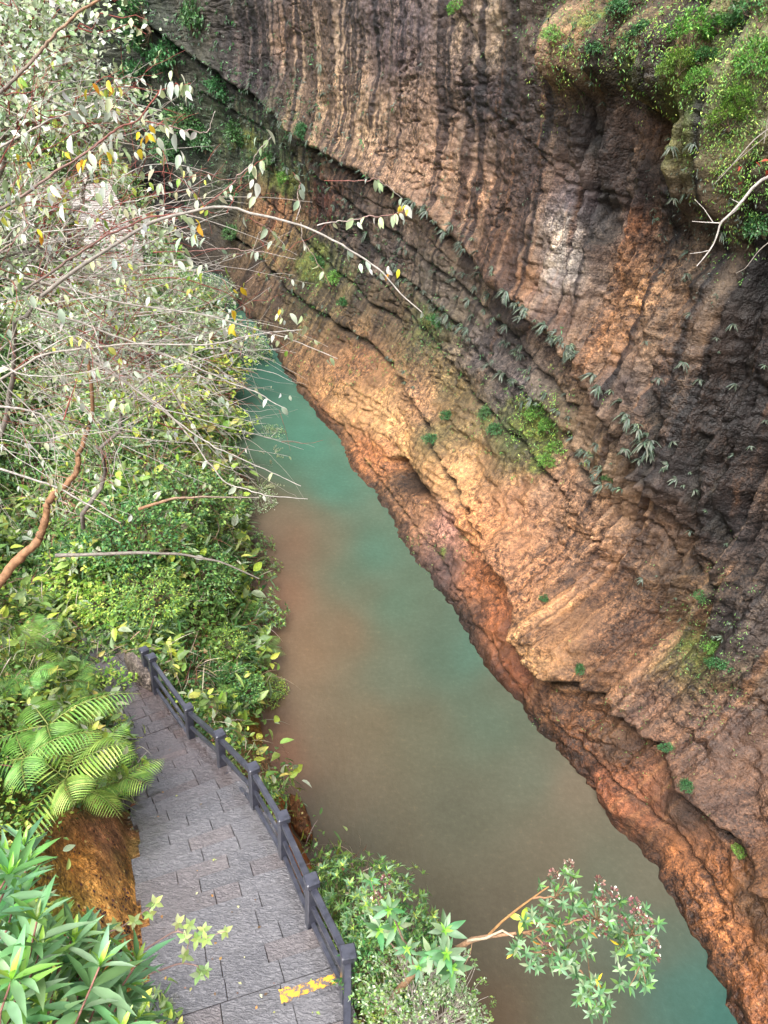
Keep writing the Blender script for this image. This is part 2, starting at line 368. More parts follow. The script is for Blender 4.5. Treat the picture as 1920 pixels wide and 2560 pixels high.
def blob(x, y, rx, ry, ang=0, p=2):
    c, s_ = math.cos(math.radians(ang)), math.sin(math.radians(ang)); dx, dy = wpx - x, wpy - y
    u = (dx * c + dy * s_) / rx; v = (-dx * s_ + dy * c) / ry; return np.exp(-(u * u + v * v) ** (p / 2))
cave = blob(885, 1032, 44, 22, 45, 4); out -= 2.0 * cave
out += .7 * blob(1300, 1380, 110, 100, 30, 3) + .45 * blob(1000, 1060, 150, 42, 55, 3) + .35 * blob(800, 880, 90, 60, 40, 2) + .35 * blob(1360, 1720, 80, 38, 45, 3)
out += .9 * blob(1290, 110, 95, 90, 0, 4) + 1.1 * blob(1500, 140, 80, 110, 0, 4) + .9 * blob(1590, 330, 80, 210, 15, 3) - .8 * blob(1450, 290, 40, 60, 0, 3) - .6 * blob(1540, 520, 80, 70, 0, 3)
out -= 2.2 * blob(300, 480, 90, 90, 0, 4)
rib = np.sin(q * 26 + wrp * 6 + 3 * fbm(S_, H_, None, 2, 9)); out += .045 * rib * (blob(1010, 1080, 130, 40, 55, 4) + blob(800, 880, 70, 50, 40, 3) * .7)
out *= sstep(-.6, .9, H_) * .8 + .2
out += (.16 * fbm(S_ * .7, H_ * .5, None, 4, 97) + .1 * (.3 - np.abs(fbm(S_ * 2.2, H_, None, 3, 98)) * 2)) * sstep(1.5, 0, H_)
out *= 1 - .0 * H_
VX = BX - nx[:, None] * out; VY = BY - ny[:, None] * out; VZ = H_ + .05 * out
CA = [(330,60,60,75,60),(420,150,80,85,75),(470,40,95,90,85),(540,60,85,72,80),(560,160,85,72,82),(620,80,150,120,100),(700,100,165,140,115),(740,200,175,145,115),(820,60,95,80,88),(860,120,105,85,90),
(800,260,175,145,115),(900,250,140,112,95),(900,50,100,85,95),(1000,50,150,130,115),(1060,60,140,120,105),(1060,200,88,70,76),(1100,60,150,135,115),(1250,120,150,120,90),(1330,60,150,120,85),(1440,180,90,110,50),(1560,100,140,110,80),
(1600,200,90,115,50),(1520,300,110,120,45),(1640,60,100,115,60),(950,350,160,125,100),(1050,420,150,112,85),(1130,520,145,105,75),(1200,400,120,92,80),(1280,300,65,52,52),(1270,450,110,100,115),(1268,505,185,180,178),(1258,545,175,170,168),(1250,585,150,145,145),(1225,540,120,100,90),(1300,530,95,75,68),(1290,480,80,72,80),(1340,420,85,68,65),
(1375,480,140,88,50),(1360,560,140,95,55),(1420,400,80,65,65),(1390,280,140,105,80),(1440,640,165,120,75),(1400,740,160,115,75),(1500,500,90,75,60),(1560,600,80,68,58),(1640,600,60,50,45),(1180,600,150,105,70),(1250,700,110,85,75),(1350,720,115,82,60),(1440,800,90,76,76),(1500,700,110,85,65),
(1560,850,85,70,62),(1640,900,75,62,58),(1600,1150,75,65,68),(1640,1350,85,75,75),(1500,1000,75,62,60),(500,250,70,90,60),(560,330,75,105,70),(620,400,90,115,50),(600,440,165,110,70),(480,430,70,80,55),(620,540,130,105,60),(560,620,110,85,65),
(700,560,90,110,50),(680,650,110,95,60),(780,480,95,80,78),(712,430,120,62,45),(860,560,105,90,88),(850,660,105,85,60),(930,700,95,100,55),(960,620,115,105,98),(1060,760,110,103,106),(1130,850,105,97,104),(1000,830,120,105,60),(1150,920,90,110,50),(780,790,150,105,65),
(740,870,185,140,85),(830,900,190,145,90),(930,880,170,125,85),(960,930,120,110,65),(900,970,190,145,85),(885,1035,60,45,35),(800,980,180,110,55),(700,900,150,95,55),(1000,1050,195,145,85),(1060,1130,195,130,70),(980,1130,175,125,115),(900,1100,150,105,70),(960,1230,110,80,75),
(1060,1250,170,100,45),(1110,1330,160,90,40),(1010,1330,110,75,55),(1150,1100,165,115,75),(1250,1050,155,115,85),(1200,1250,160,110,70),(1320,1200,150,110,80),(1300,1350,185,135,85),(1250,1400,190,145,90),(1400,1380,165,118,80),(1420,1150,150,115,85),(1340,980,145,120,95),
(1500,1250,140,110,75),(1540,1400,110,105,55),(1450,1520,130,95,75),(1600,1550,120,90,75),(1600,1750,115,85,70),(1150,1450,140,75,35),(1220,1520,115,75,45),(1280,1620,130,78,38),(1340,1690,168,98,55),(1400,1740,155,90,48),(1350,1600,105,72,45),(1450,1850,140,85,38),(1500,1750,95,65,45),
(1550,1900,150,92,42),(1600,2000,175,108,48),(1640,2150,165,98,42),(1650,1950,110,75,40),(300,480,38,34,32),(340,420,42,38,36),(420,520,70,60,48),(430,330,55,75,55),(380,250,60,75,50),(200,200,50,65,45),(100,100,50,70,45)]  # near-black anchors put the far hollow's shade into the colour
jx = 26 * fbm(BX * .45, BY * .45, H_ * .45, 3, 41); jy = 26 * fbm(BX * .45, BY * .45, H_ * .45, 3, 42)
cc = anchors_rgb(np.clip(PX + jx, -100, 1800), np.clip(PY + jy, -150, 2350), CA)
# run-off streaks (mineral stains) down the steep wall
st1 = fbm(S_ * 1.15 + wrp, H_ * .045, None, 4, 51); st2 = fbm(S_ * 3.6, H_ * .09, None, 3, 52)
up = sstep(1000, 500, PY + .55 * (1400 - PX) * 0 ) * sstep(430, 560, PX) + flw * .8; up = np.clip(up, 0, 1)
dark = np.maximum(.75 * sstep(.05, .2, st1), .95 * sstep(.14, .26, fbm(S_ * 3.4 + wrp, H_ * .06, None, 4, 57, .6))) * up; cc = cc * (1 - dark[..., None] * (1 - np.array([.25, .21, .27])))
lt = sstep(.16, .46, -st1 * .6 + st2 * .8 - .1 * bed) * up; cc = cc * (1 - .2 * lt[..., None]) + np.array([.42, .31, .22]) * .2 * lt[..., None]
org = sstep(.38, .55, fbm(S_ * 4.5, H_ * .2, None, 3, 53)) * np.clip(sstep(900, 1200, PX), 0, 1); cc = cc * (1 - .4 * org[..., None]) + np.array([.34, .15, .05]) * .4 * org[..., None]
pch = sstep(.05, .4, fbm(BX * .9, BY * .9, H_ * .9, 4, 54)); cc = cc * (1 - .2 * pch[..., None])
# moss: real green growth in patches; the seam tint after it is crack shade
mossm = np.clip(sum(a * blob(x, y, rx, ry, an, 2) for a, x, y, rx, ry, an in [(1, 1160, 900, 30, 60, -40), (.9, 1190, 985, 26, 45, 20), (.7, 620, 400, 55, 35, 30), (.9, 690, 570, 45, 60, 20), (.5, 940, 710, 40, 60, 0), (1, 1530, 270, 26, 120, 15), (.8, 1600, 180, 50, 90, 15),
      (.6, 1530, 1420, 40, 60, 0), (.5, 1060, 900, 60, 40, 40), (.6, 530, 300, 70, 50, 20), (.5, 950, 1190, 40, 15, 55), (1, 1195, 85, 20, 60, 0), (.7, 1330, 40, 80, 30, 0), (.4, 1500, 1330, 30, 80, 0), (.5, 800, 1010, 30, 14, 50)]), 0, 1)
mn = fbm(BX * 2, BY * 2, H_ * 2, 4, 60); mk = sstep(.35, .7, mossm + .35 * mn) 
cc = cc * (1 - mk[..., None]) + lin(np.array([104, 116, 40.])) * (1 + .5 * mn[..., None]) * mk[..., None]
sk = sstep(.35, .8, seam + .3 * mn) * .55; cc = cc * (1 - sk[..., None]) + lin(np.array([50, 50, 42.])) * sk[..., None]  # cracks darkened: groove shade painted into the colour
wetl = sstep(.5, .12, H_ + .3 * mn); cc = cc * (1 - .6 * wetl[..., None])
lum = cc.mean(-1, keepdims=True); cc = lum + (cc - lum) * .8; cc = cc * np.clip(lum / .2, .12, 1.35) ** .42 * np.array([.91, .88, .80]); cc = cc * (1 - .75 * cave[..., None])  # cave term puts the hole's shade into the colour
idx = np.arange(NS * NH).reshape(NS, NH)
F = np.stack([idx[:-1, :-1], idx[1:, :-1], idx[1:, 1:], idx[:-1, 1:]], -1).reshape(-1)
CV = np.stack([VX, VY, VZ], -1)
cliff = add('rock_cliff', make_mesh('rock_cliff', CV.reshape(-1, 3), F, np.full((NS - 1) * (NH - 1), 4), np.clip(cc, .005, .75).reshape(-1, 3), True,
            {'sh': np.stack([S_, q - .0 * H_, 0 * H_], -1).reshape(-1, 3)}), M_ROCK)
tag(cliff, kind='structure')
du = np.gradient(CV, axis=0); dv = np.gradient(CV, axis=1); CN = norm(np.cross(dv, du)); 
CN *= np.where((CN * np.stack([-nx[:, None] + 0 * H_, -ny[:, None] + 0 * H_, .2 + 0 * H_], -1)).sum(-1, keepdims=True) < 0, -1, 1)
QX, QY, QD = project(CV); QX = np.nan_to_num(QX, nan=9e3); QY = np.nan_to_num(QY, nan=9e3)
_sel = np.where(((QX > -150) & (QX < 1800) & (QY > -150) & (QY < 2300)).ravel())[0]
_qx, _qy, _qd = QX.ravel()[_sel], QY.ravel()[_sel], QD.ravel()[_sel]; _cv = CV.reshape(-1, 3)[_sel]; _cn = CN.reshape(-1, 3)[_sel]
def on_cliff(x, y):
    d = (_qx - x) ** 2 + (_qy - y) ** 2; i = np.argpartition(d, 12)[:12]
    j = i[np.argmin(_qd[i] + d[i] * .01)]; return _cv[j], _cn[j]

# ------------------------------------------------------------------ left bank
KY = np.array([-8, 0, 4.06, 4.92, 5.94, 7.19, 8.28, 9.45, 10.77, 12.33, 14, 17, 22, 30, 40, 48, 60, 90.])
KXR = np.array([1.4, .8, .28, -.07, -.61, -1.18, -1.82, -2.65, -3.61, -4.81, -6.4, -8.6, -10.6, -12.6, -14.8, -16.3, -20, -34])   # railing side of the steps
KXL = KXR - np.array([3, 2.9, 2.5, 2.45, 2.2, 2.15, 2.05, 1.95, 1.75, 1.45, 1.5, 1.6, 1.6, 1.7, 1.8, 1.9, 2.0, 2.])
KZ = np.array([6.0, 6.0, 5.9, 5.8, 5.55, 5.1, 4.8, 4.2, 3.4, 3.2, 2.9, 2.7, 2.8, 3.4, 4.6, 5.6, 7, 9])
WKY = np.array([-8, 0, 3, 5, 7.3, 10.2, 11.2, 12.2, 12.8, 14, 16.6, 22.3, 29, 33.6, 40.2, 50, 60, 90.])
WKX = np.array([2.8, 2.2, 1.75, 1.25, .35, -.65, -1.45, -1.95, -2.25, -2.75, -3.4, -4.9, -6.7, -7.7, -8.8, -13.5, -21, -40])
def terr(x, y):
    xr = np.interp(y, KY, KXR); xl = np.interp(y, KY, KXL); zp = np.interp(y, KY, KZ); xw = np.interp(y, WKY, WKX) + .25 * fbm(y * 1.1, y * 0 + 3, None, 3, 70)
    n1 = fbm(x * .5, y * .5, None, 4, 71); n2 = fbm(x * 2.2, y * 2.2, None, 4, 72)
    t = (x - xr) / np.maximum(xw - xr, .3)
    far = sstep(13, 17, y) * sstep(48, 40, y)
    bank = zp * (1 - np.clip(t, 0, 1) ** 1.7) + far * 2.2 * np.sin(np.pi * np.clip(t, 0, 1)) ** 1 * (1 - t * .4) - np.maximum(t - 1, 0) * 1.5
    bank = bank - .12 + (.5 * n1 + .16 * n2) * sstep(0, .2, t) * sstep(1.6, .9, t)
    d = xl - x
    slope = zp - .22 + np.where(d > .26, 1.3 * (np.maximum(d, .26) - .26) ** .9, -.12) + .75 * n1 * sstep(.3, 2, d) + .28 * n2 * sstep(.1, .8, d)
    slope = np.minimum(slope, 12 + .35 * d + zp * .3 + n1)
    return np.where(x > xr, bank, np.where(x > xl, zp - .35, slope))
def terr_n(x, y, e=.12):
    gx = (terr(x + e, y) - terr(x - e, y)) / (2 * e); gy = (terr(x, y + e) - terr(x, y - e)) / (2 * e)
    return norm(np.stack([-gx, -gy, np.ones_like(gx)], -1))
yg = [-8.]; 
while yg[-1] < 88: yg.append(yg[-1] + max(.05, .006 * math.hypot(yg[-1], 10)))
yg = np.array(yg); ug = np.concatenate([-np.linspace(1, 0, 230)[:-1] ** 1.6 * 42, np.linspace(0, 1, 160) * 1.0])
NU = len(ug)
YG = np.repeat(yg[:, None], NU, 1); xr_ = np.interp(yg, KY, KXR); xw_ = np.interp(yg, WKY, WKX)
XG = np.where(ug[None] < 0, xr_[:, None] + ug[None], xr_[:, None] + ug[None] * (xw_ - xr_ + 1.2)[:, None])
ZG = terr(XG, YG)
px, py, pd = project(np.stack([XG, YG, ZG], -1)); px = np.nan_to_num(px, nan=0); py = np.nan_to_num(py, nan=2500)
SA = [(100,1900,140,115,45),(180,1850,205,145,75),(250,1950,225,170,95),(300,2050,215,155,90),(230,1800,195,140,105),(150,2000,130,125,40),(200,2150,205,145,80),(60,2050,90,105,30),(280,1750,130,100,60),
      (540,1590,150,115,55),(560,1640,150,125,95),(500,1560,120,110,40),(600,1750,150,85,40),(650,1850,170,95,40),(450,1500,80,80,35),(300,1350,60,55,30),(400,1200,55,55,30),(300,900,55,58,32),(100,1400,60,60,30),(100,600,60,62,38),(30,200,45,58,32),(750,2050,70,70,35),(850,2200,60,65,35),(520,1000,95,70,45),(240,500,60,60,45),(0,1700,70,75,30)]
tc = anchors_rgb(px, py, SA)
n3 = fbm(XG * 1.6, YG * 1.6, ZG * 1.6, 4, 75); mo = sstep(.12, .4, n3)
tc = tc * (1 - .5 * mo[..., None]) + lin(np.array([80, 92, 26.])) * .5 * mo[..., None]
dk = sstep(.2, .45, -n3); tc = tc * (1 - .35 * dk[..., None])
idx = np.arange(XG.size).reshape(XG.shape)
F = np.stack([idx[:-1, :-1], idx[:-1, 1:], idx[1:, 1:], idx[1:, :-1]], -1).reshape(-1)
hill = add('hillside', make_mesh('hillside', np.stack([XG, YG, ZG], -1).reshape(-1, 3), F, np.full((XG.shape[0] - 1) * (NU - 1), 4), tc.reshape(-1, 3), True,
           {'sh': np.stack([XG * .3, YG * .6 + ZG, ZG], -1).reshape(-1, 3)}), M_SOIL)
tag(hill, kind='structure')
def on_bank(x, y):
    r = ray(x, y); t = np.concatenate([np.arange(1.5, 12, .02), np.arange(12, 80, .06)]); P = CAM + r * t[:, None]
    g = np.where(P[:, 1] > 1.2, terr(P[:, 0], P[:, 1]), -9); k = np.where(P[:, 2] < g)[0]
    return P[k[0]] if len(k) else at_z(x, y, 0)

# ------------------------------------------------------------------ river
m, nt, b = mat('river_water'); a = attr(nt); P = coords(nt)
n = noise(nt, P, .8, 5, .6); r = ramp(nt, n.outputs[0], [(.35, (.94, .93, .92)), (.65, (1.05, 1.05, 1.05))]); c1 = mul(nt, a.outputs[0], r.outputs[0])
n2 = noise(nt, P, 7, 4, .7); r2 = ramp(nt, n2.outputs[0], [(.4, (.88, .87, .85)), (.6, (1.03, 1.03, 1.03)), (.7, (1.35, 1.25, 1.1))]); c2 = mul(nt, c1.outputs[2], r2.outputs[0], .55)
nt.links.new(c2.outputs[2], b.inputs['Base Color']); b.inputs['Roughness'].default_value = .06; b.inputs['IOR'].default_value = 1.33
n3 = noise(nt, mapping(nt, P, (1.4, .9, 1)).outputs[0], 5, 5, .65); bb = bump(nt, n3.outputs[0], .3, .04); nt.links.new(bb.outputs[0], b.inputs['Normal']); M_WATER = m
WA = [(560,800,50,120,105),(650,950,65,138,118),(720,1050,70,132,112),(800,1200,75,128,108),(600,1000,70,120,95),(600,1120,135,100,75),(570,1060,120,95,70),(640,1180,150,98,68),(620,1300,160,100,62),(700,1180,120,105,80),(750,1350,140,102,70),(650,1400,148,103,65),(760,1230,100,115,92),(850,1300,90,118,96),(790,1270,112,108,84),(950,1420,92,112,92),(1010,1420,82,120,102),
      (700,1600,132,102,72),(600,1620,160,92,48),(900,1550,114,104,80),(1060,1540,98,112,92),(1150,1680,112,110,90),(1000,1750,108,100,80),(800,1800,112,98,76),(1200,1850,122,102,80),(1300,1900,112,106,86),(1230,1700,135,108,85),(1100,2000,115,96,76),(1400,2050,95,106,90),(1480,2150,65,112,102),(1560,2200,50,112,104),(1250,2180,104,100,80),
      (1050,2200,120,88,62),(750,1750,130,105,78),(850,1450,110,112,90),(800,1550,128,104,75),(700,1900,120,90,60),(900,2000,112,96,74),(1090,1500,110,110,88),(1400,1900,118,105,85)]
xs = np.linspace(-60, 10, 330); ys = np.linspace(-8, 75, 400); X, Y = np.meshgrid(xs, ys, indexing='ij')
px, py, _ = project(np.stack([X, Y, 0 * X], -1)); px = np.nan_to_num(px, nan=900); py = np.nan_to_num(py, nan=2600)
jx = fbm(X * .35, Y * .35, None, 4, 80) * 60; jy = fbm(X * .35, Y * .35, None, 4, 81) * 60
wc = anchors_rgb(px + jx * .25, py + jy * .35, WA, 45.) * .62; lum = wc.mean(-1, keepdims=True); wc = (lum + (wc - lum) * .62) * np.array([.9, 1.02, .95])
idx = np.arange(X.size).reshape(X.shape); F = np.stack([idx[:-1, :-1], idx[1:, :-1], idx[1:, 1:], idx[:-1, 1:]], -1).reshape(-1)
water = add('river', make_mesh('river', np.stack([X, Y, 0 * X], -1).reshape(-1, 3), F, np.full((len(xs) - 1) * (len(ys) - 1), 4), wc.reshape(-1, 3), True), M_WATER)
tag(water, kind='structure')

# ------------------------------------------------------------------ stone steps
m, nt, b = mat('wet_chiselled_stone'); a = attr(nt); P = coords(nt)
ch = noise(nt, mapping(nt, P, (11, 26, 14)).outputs[0], 1, 3, .55, 1.2); ch2 = noise(nt, mapping(nt, P, (40, 70, 30)).outputs[0], 1, 3, .6)
n = noise(nt, P, 1.1, 5, .6); r = ramp(nt, n.outputs[0], [(.35, (.85, .84, .86)), (.65, (1.12, 1.1, 1.08))]); c1 = mul(nt, a.outputs[0], r.outputs[0])
r2 = ramp(nt, ch.outputs[0], [(.35, (.6, .6, .62)), (.65, (1.25, 1.25, 1.25))]); c2 = mul(nt, c1.outputs[2], r2.outputs[0], .6)
nt.links.new(c2.outputs[2], b.inputs['Base Color'])
rr = N(nt, 'ShaderNodeMapRange'); rr.inputs[1].default_value = .35; rr.inputs[2].default_value = .65; rr.inputs[3].default_value = .12; rr.inputs[4].default_value = .35
nt.links.new(n.outputs[0], rr.inputs[0]); nt.links.new(rr.outputs[0], b.inputs['Roughness'])
b.inputs['Coat Weight'].default_value = 1; b.inputs['Coat Roughness'].default_value = .17; b.inputs['Coat IOR'].default_value = 1.65
b1 = bump(nt, ch.outputs[0], 1, .045); b2 = bump(nt, ch2.outputs[0], .6, .012, b1.outputs[0]); nt.links.new(b2.outputs[0], b.inputs['Normal']); M_STONE = m
acc = Acc()
ymid = np.linspace(-4, 14.2, 1500)
def edgeR(y): return np.array([np.interp(y, KY, KXR), y])
cxm = (np.interp(ymid, KY, KXR) + np.interp(ymid, KY, KXL)) / 2
for _ in range(60): cxm[1:-1] = (cxm[:-2] + cxm[2:]) / 2
arc = np.concatenate([[0], np.cumsum(np.hypot(np.diff(cxm), np.diff(ymid)))])
TR = .3; nst = int(arc[-1] / TR)
zsm = np.convolve(np.interp(ymid, KY, KZ), np.ones(61) / 61, 'same'); zsm[:40] = KZ[0]; zsm[-40:] = zsm[-41]
def cross(sv):
    y = np.interp(sv, arc, ymid); x = np.interp(sv, arc, cxm); y2 = np.interp(sv + .6, arc, ymid); x2 = np.interp(sv + .6, arc, cxm); y0 = np.interp(sv - .6, arc, ymid); x0 = np.interp(sv - .6, arc, cxm)
    t = norm(np.array([x2 - x0, y2 - y0])); nrm = np.array([t[1], -t[0]]); wd = (np.interp(y, KY, KXR) - np.interp(y, KY, KXL)) / 2 * abs(nrm[0]) ** .5
    return np.array([x, y]), nrm, t, wd, float(np.interp(y, ymid, zsm))
YEL = None
for i in range(nst):
    s0 = i * TR; c0, n0, t0, w0, z0 = cross(s0); c1_, n1_, t1, w1, z1 = cross(s0 + TR * .995)
    z = cross(s0 + TR / 2)[4]
    z = round(z / .085) * .085 if abs(z0 - z1) > .004 else z
    lw = w0 + .05 + rng.uniform(-.09, .12)
    cuts = np.sort(np.concatenate([[-lw, w0 + .01], np.linspace(-w0, w0, 4)[1:-1] + rng.uniform(-.25, .25, 2)]))
    for a0, a1 in zip(cuts[:-1], cuts[1:]):
        if a1 - a0 < .05: continue
        g = .0035; dz = rng.uniform(-.003, .003); k = w1 / w0
        top = [c0 + n0 * (a0 + g) + t0 * g, c0 + n0 * (a1 - g) + t0 * g, c1_ + n1_ * (a1 * k - g) - t1 * g, c1_ + n1_ * (a0 * k + g) - t1 * g]
        ctr = sum(top) / 4
        P8 = [(*(p + (ctr - p) * .0), z - .3) for p in top] + [(*p, z + dz - .006) for p in top] + [(*(p + norm(ctr - p) * .006), z + dz) for p in top]
        F = [3, 2, 1, 0]; S = [4]
        for l in (0, 4):
            for q_ in range(4): F += [l + q_, l + (q_ + 1) % 4, l + 4 + (q_ + 1) % 4, l + 4 + q_]; S.append(4)
        F += [8, 9, 10, 11]; S.append(4)
        base = lin(np.array([104, 103, 107.])) * rng.uniform(.92, 1.08) * (np.array([1.08, .98, .93]) if rng.random() < .3 else 1)
        base = base * (1 - np.array([.28, .4, .42]) * float(sstep(7.6, 9.6, np.array(c0[1] + rng.normal(0, .25)))))  # far steps darker: weaker sky reflection painted into the stone colour
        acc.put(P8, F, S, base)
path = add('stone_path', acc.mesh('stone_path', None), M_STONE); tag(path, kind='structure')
# worn yellow mark on one tread
m, nt, b = mat('worn_yellow_paint'); P = coords(nt); n = noise(nt, P, 16, 6, .75); r = ramp(nt, n.outputs[0], [(.46, (.14, .12, .12)), (.49, (.68, .33, .03)), (.6, (.75, .42, .05))])
nt.links.new(r.outputs[0], b.inputs['Base Color']); b.inputs['Roughness'].default_value = .35; bb = bump(nt, n.outputs[0], .5, .01); nt.links.new(bb.outputs[0], b.inputs['Normal']); M_YEL = m
pa, pb = at_z(640, 2168, 5.9), at_z(744, 2142, 5.9)
best = min(range(nst), key=lambda i: abs(cross((i + .5) * TR)[0][1] - (pa[1] + pb[1]) / 2 + 0.0))
sv = (best + .5) * TR; zz = cross(sv)[4]; c0, n0, t0, w0, z0 = cross(sv); zz = (round(zz / .085) * .085 if abs(cross(best * TR)[4] - cross(best * TR + TR * 1.03)[4]) > .004 else zz)
acc = Acc(); nseg = 26; V = []
for k in range(nseg + 1):
    a_ = w0 - .02 - k / nseg * .78; wv = .06 + .006 * math.sin(k * 1.7) + .004 * rng.normal()
    wv = max(wv, .02)
    if k > 21: wv += .03
    V += [(*(c0 + n0 * a_ - t0 * wv), zz + .009), (*(c0 + n0 * a_ + t0 * wv), zz + .009)]
acc.put(V, [q_ for k in range(nseg) for q_ in (2 * k, 2 * k + 1, 2 * k + 3, 2 * k + 2)], [4] * nseg, (1, 1, 1))
add('painted_mark', acc.mesh('painted_mark', None), M_YEL, path)

# ------------------------------------------------------------------ railing
m, nt, b = mat('dark_blue_grey_paint'); P = coords(nt); n = noise(nt, P, 6, 5, .65); r = ramp(nt, n.outputs[0], [(.32, (.022, .024, .034)), (.5, (.05, .053, .075)), (.62, (.062, .064, .085)), (.72, (.15, .14, .14))])
nt.links.new(r.outputs[0], b.inputs['Base Color']); b.inputs['Roughness'].default_value = .38; b.inputs['Coat Weight'].default_value = .3; b.inputs['Coat Roughness'].default_value = .25
n2 = noise(nt, P, 60, 3); bb = bump(nt, n2.outputs[0], .15, .005); nt.links.new(bb.outputs[0], b.inputs['Normal']); M_RAIL = m
PB = [at_z(322, 1482, 3.1)] + [at_z(*p, z) for p, z in [((338, 1498), 3.2), ((415, 1610), 3.4), ((481, 1674), 4.2), ((551, 1752), 4.8), ((613, 1862), 5.1), ((672, 2004), 5.55), ((746, 2162), 5.8)]] + [np.array([.02, 3.55, 5.95]), np.array([.2, 2.0, 6.0])]
rail = empty('railing', PB[1]); tag(rail, 'dark blue-grey painted railing of square posts and three rails curving along the wet stone steps', 'railing')
def local(o, o_parent): o.matrix_parent_inverse = Matrix.Identity(4); o.location = Vector(o.location) - Vector(o_parent.location)
HP = 1.08
for i, p in enumerate(PB):
    tdir = (PB[min(i + 1, len(PB) - 1)] - PB[max(i - 1, 0)]).copy(); tdir[2] = 0; tdir = norm(tdir); sdir = np.array([tdir[1], -tdir[0], 0])
    acc = Acc(); acc.box([0, 0, (HP - .06) / 2 - .15], sdir, tdir, [0, 0, 1], .07, .07, (HP - .06) / 2 + .15, bev=.01)
    po = add('post', acc.mesh('post', None), M_RAIL, rail, Vector(p - PB[1]))
    acc = Acc(); acc.box([0, 0, HP], sdir, tdir, [0, 0, 1], .092, .092, .05, bev=.012)
    add('post_cap', acc.mesh('post_cap', None), M_RAIL, po)
for i in range(len(PB) - 1):
    a0, b0 = PB[i] - PB[1], PB[i + 1] - PB[1]; d = norm(b0 - a0)
    for h, wd, hh in ((.97, .085, .07), (.56, .06, .06), (.18, .06, .06)):
        acc = Acc(); up = np.array([0, 0, h]); acc.beam(a0 + up + d * .055, b0 + up - d * .055, wd, hh)
        add('rail', acc.mesh('rail', None), M_RAIL, rail)

# ================================================================== vegetation
G_MID = [(112, 150, 74), (128, 165, 88), (98, 138, 68), (145, 175, 98)]
G_DARK = [(70, 115, 60), (82, 130, 68), (86, 130, 80), (62, 100, 54)]
G_YEL = [(165, 195, 80), (185, 205, 90), (145, 180, 75), (200, 210, 110), (120, 165, 65)]
G_PALE = [(150, 175, 135), (175, 190, 155), (130, 160, 110), (195, 205, 180), (110, 145, 85)]  # pale tones hold sky sheen and haze painted into the leaf colour
G_BLUE = [(98, 136, 92), (115, 148, 108), (82, 120, 74), (135, 162, 120)]
G_GREY = [(78, 92, 78), (95, 108, 92), (66, 82, 66), (108, 118, 104)]
BARKC = lin(np.array([120, 100, 82.])); TWIG_R = lin(np.array([150, 75, 65.])); TWIG_G = lin(np.array([175, 165, 155.]))
def curve_pts(p0, p1, sag, n=8, wob=.04):
    t = np.linspace(0, 1, n)[:, None]; p0, p1 = np.asarray(p0, float), np.asarray(p1, float); L = np.linalg.norm(p1 - p0)
    P = p0 * (1 - t) + p1 * t + np.array([0, 0, 1.]) * (4 * t * (1 - t)) * sag * L
    P[1:-1] += rng.normal(0, wob * L, (n - 2, 3)) * .5; return P
def whorl(acc, P, axis, n, L, Wd, cols, T=LANCE, spread=(.5, 1.15)):
    """rosettes: n leaves round each tip"""
    k = len(P); axis = norm(axis); ref = np.where(np.abs(axis[:, 2:3]) > .9, [[1., 0, 0]], [[0, 0, 1.]]); A = norm(np.cross(axis, ref)); B = np.cross(axis, A)
    for j in range(n):
        ph = 2 * np.pi * j / n + rng.uniform(-.3, .3, k); el = rng.uniform(*spread, k)
        D = axis * np.cos(el)[:, None] + (A * np.cos(ph)[:, None] + B * np.sin(ph)[:, None]) * np.sin(el)[:, None]
        s = rng.uniform(.7, 1.1, k)
        leaves(acc, P, D, axis + .1 * rand_dir(k), L * s, Wd, palette(k, cols), T)
def shrub_proto(size, n_tips, leafL, cols, style='whorl', T=LANCE, Wd=1., flat=.75, open_=.35, bark=BARKC, twig=.006, young=None, lpt=7):
    """one plant: crown of leaf clusters at the ends of real branches. returns (foliage mesh, branches mesh)"""
    fa, ba = Acc(), Acc()
    d = rand_dir(n_tips); d[:, 2] = np.abs(d[:, 2]) * 1.1 - .25; d = norm(d)
    lump = 1 + .28 * vnoise(d[:, 0] * 2.5, d[:, 1] * 2.5, d[:, 2] * 2.5, int(rng.integers(1e6)))
    rad = size * (open_ + (1 - open_) * rng.random(n_tips) ** .45) * lump
    tips = d * rad[:, None] * [1, 1, flat]; tips[:, 2] += size * flat * .45
    nb = max(5, n_tips // 14); mains = tips[rng.choice(n_tips, nb, replace=False)] * .8
    for mpt in mains: ba.tube(curve_pts([0, 0, -.15 * size], mpt, .08, 7), np.linspace(twig * 3, twig, 7), bark, 5)
    near = np.argmin(((tips[:, None] - mains[None]) ** 2).sum(-1), 1)
    for i in range(0, n_tips, 2): ba.tube(curve_pts(mains[near[i]] * rng.uniform(.5, 1), tips[i], .05, 4), np.linspace(twig, twig * .5, 4), bark, 3)
    if style == 'whorl':
        whorl(fa, tips, d + [0, 0, .6], lpt, leafL, Wd, cols, T)
        if young is not None:
            k = rng.random(n_tips) < .45; whorl(fa, tips[k], d[k] + [0, 0, 1.], 4, leafL * .55, Wd, young, T, (.3, .8))
    else:
        for j in range(lpt):
            P = tips + rand_dir(n_tips) * leafL * 1.3 * rng.random((n_tips, 1)); D = norm(d + .9 * rand_dir(n_tips) + [0, 0, -.15])
            leaves(fa, P, D, norm(np.array([0, 0, 1.]) + .6 * rand_dir(n_tips) + d * .5), leafL * rng.uniform(.6, 1.15, n_tips), Wd, palette(n_tips, cols), T)
    return fa.mesh('foliage'), ba.mesh('branches')
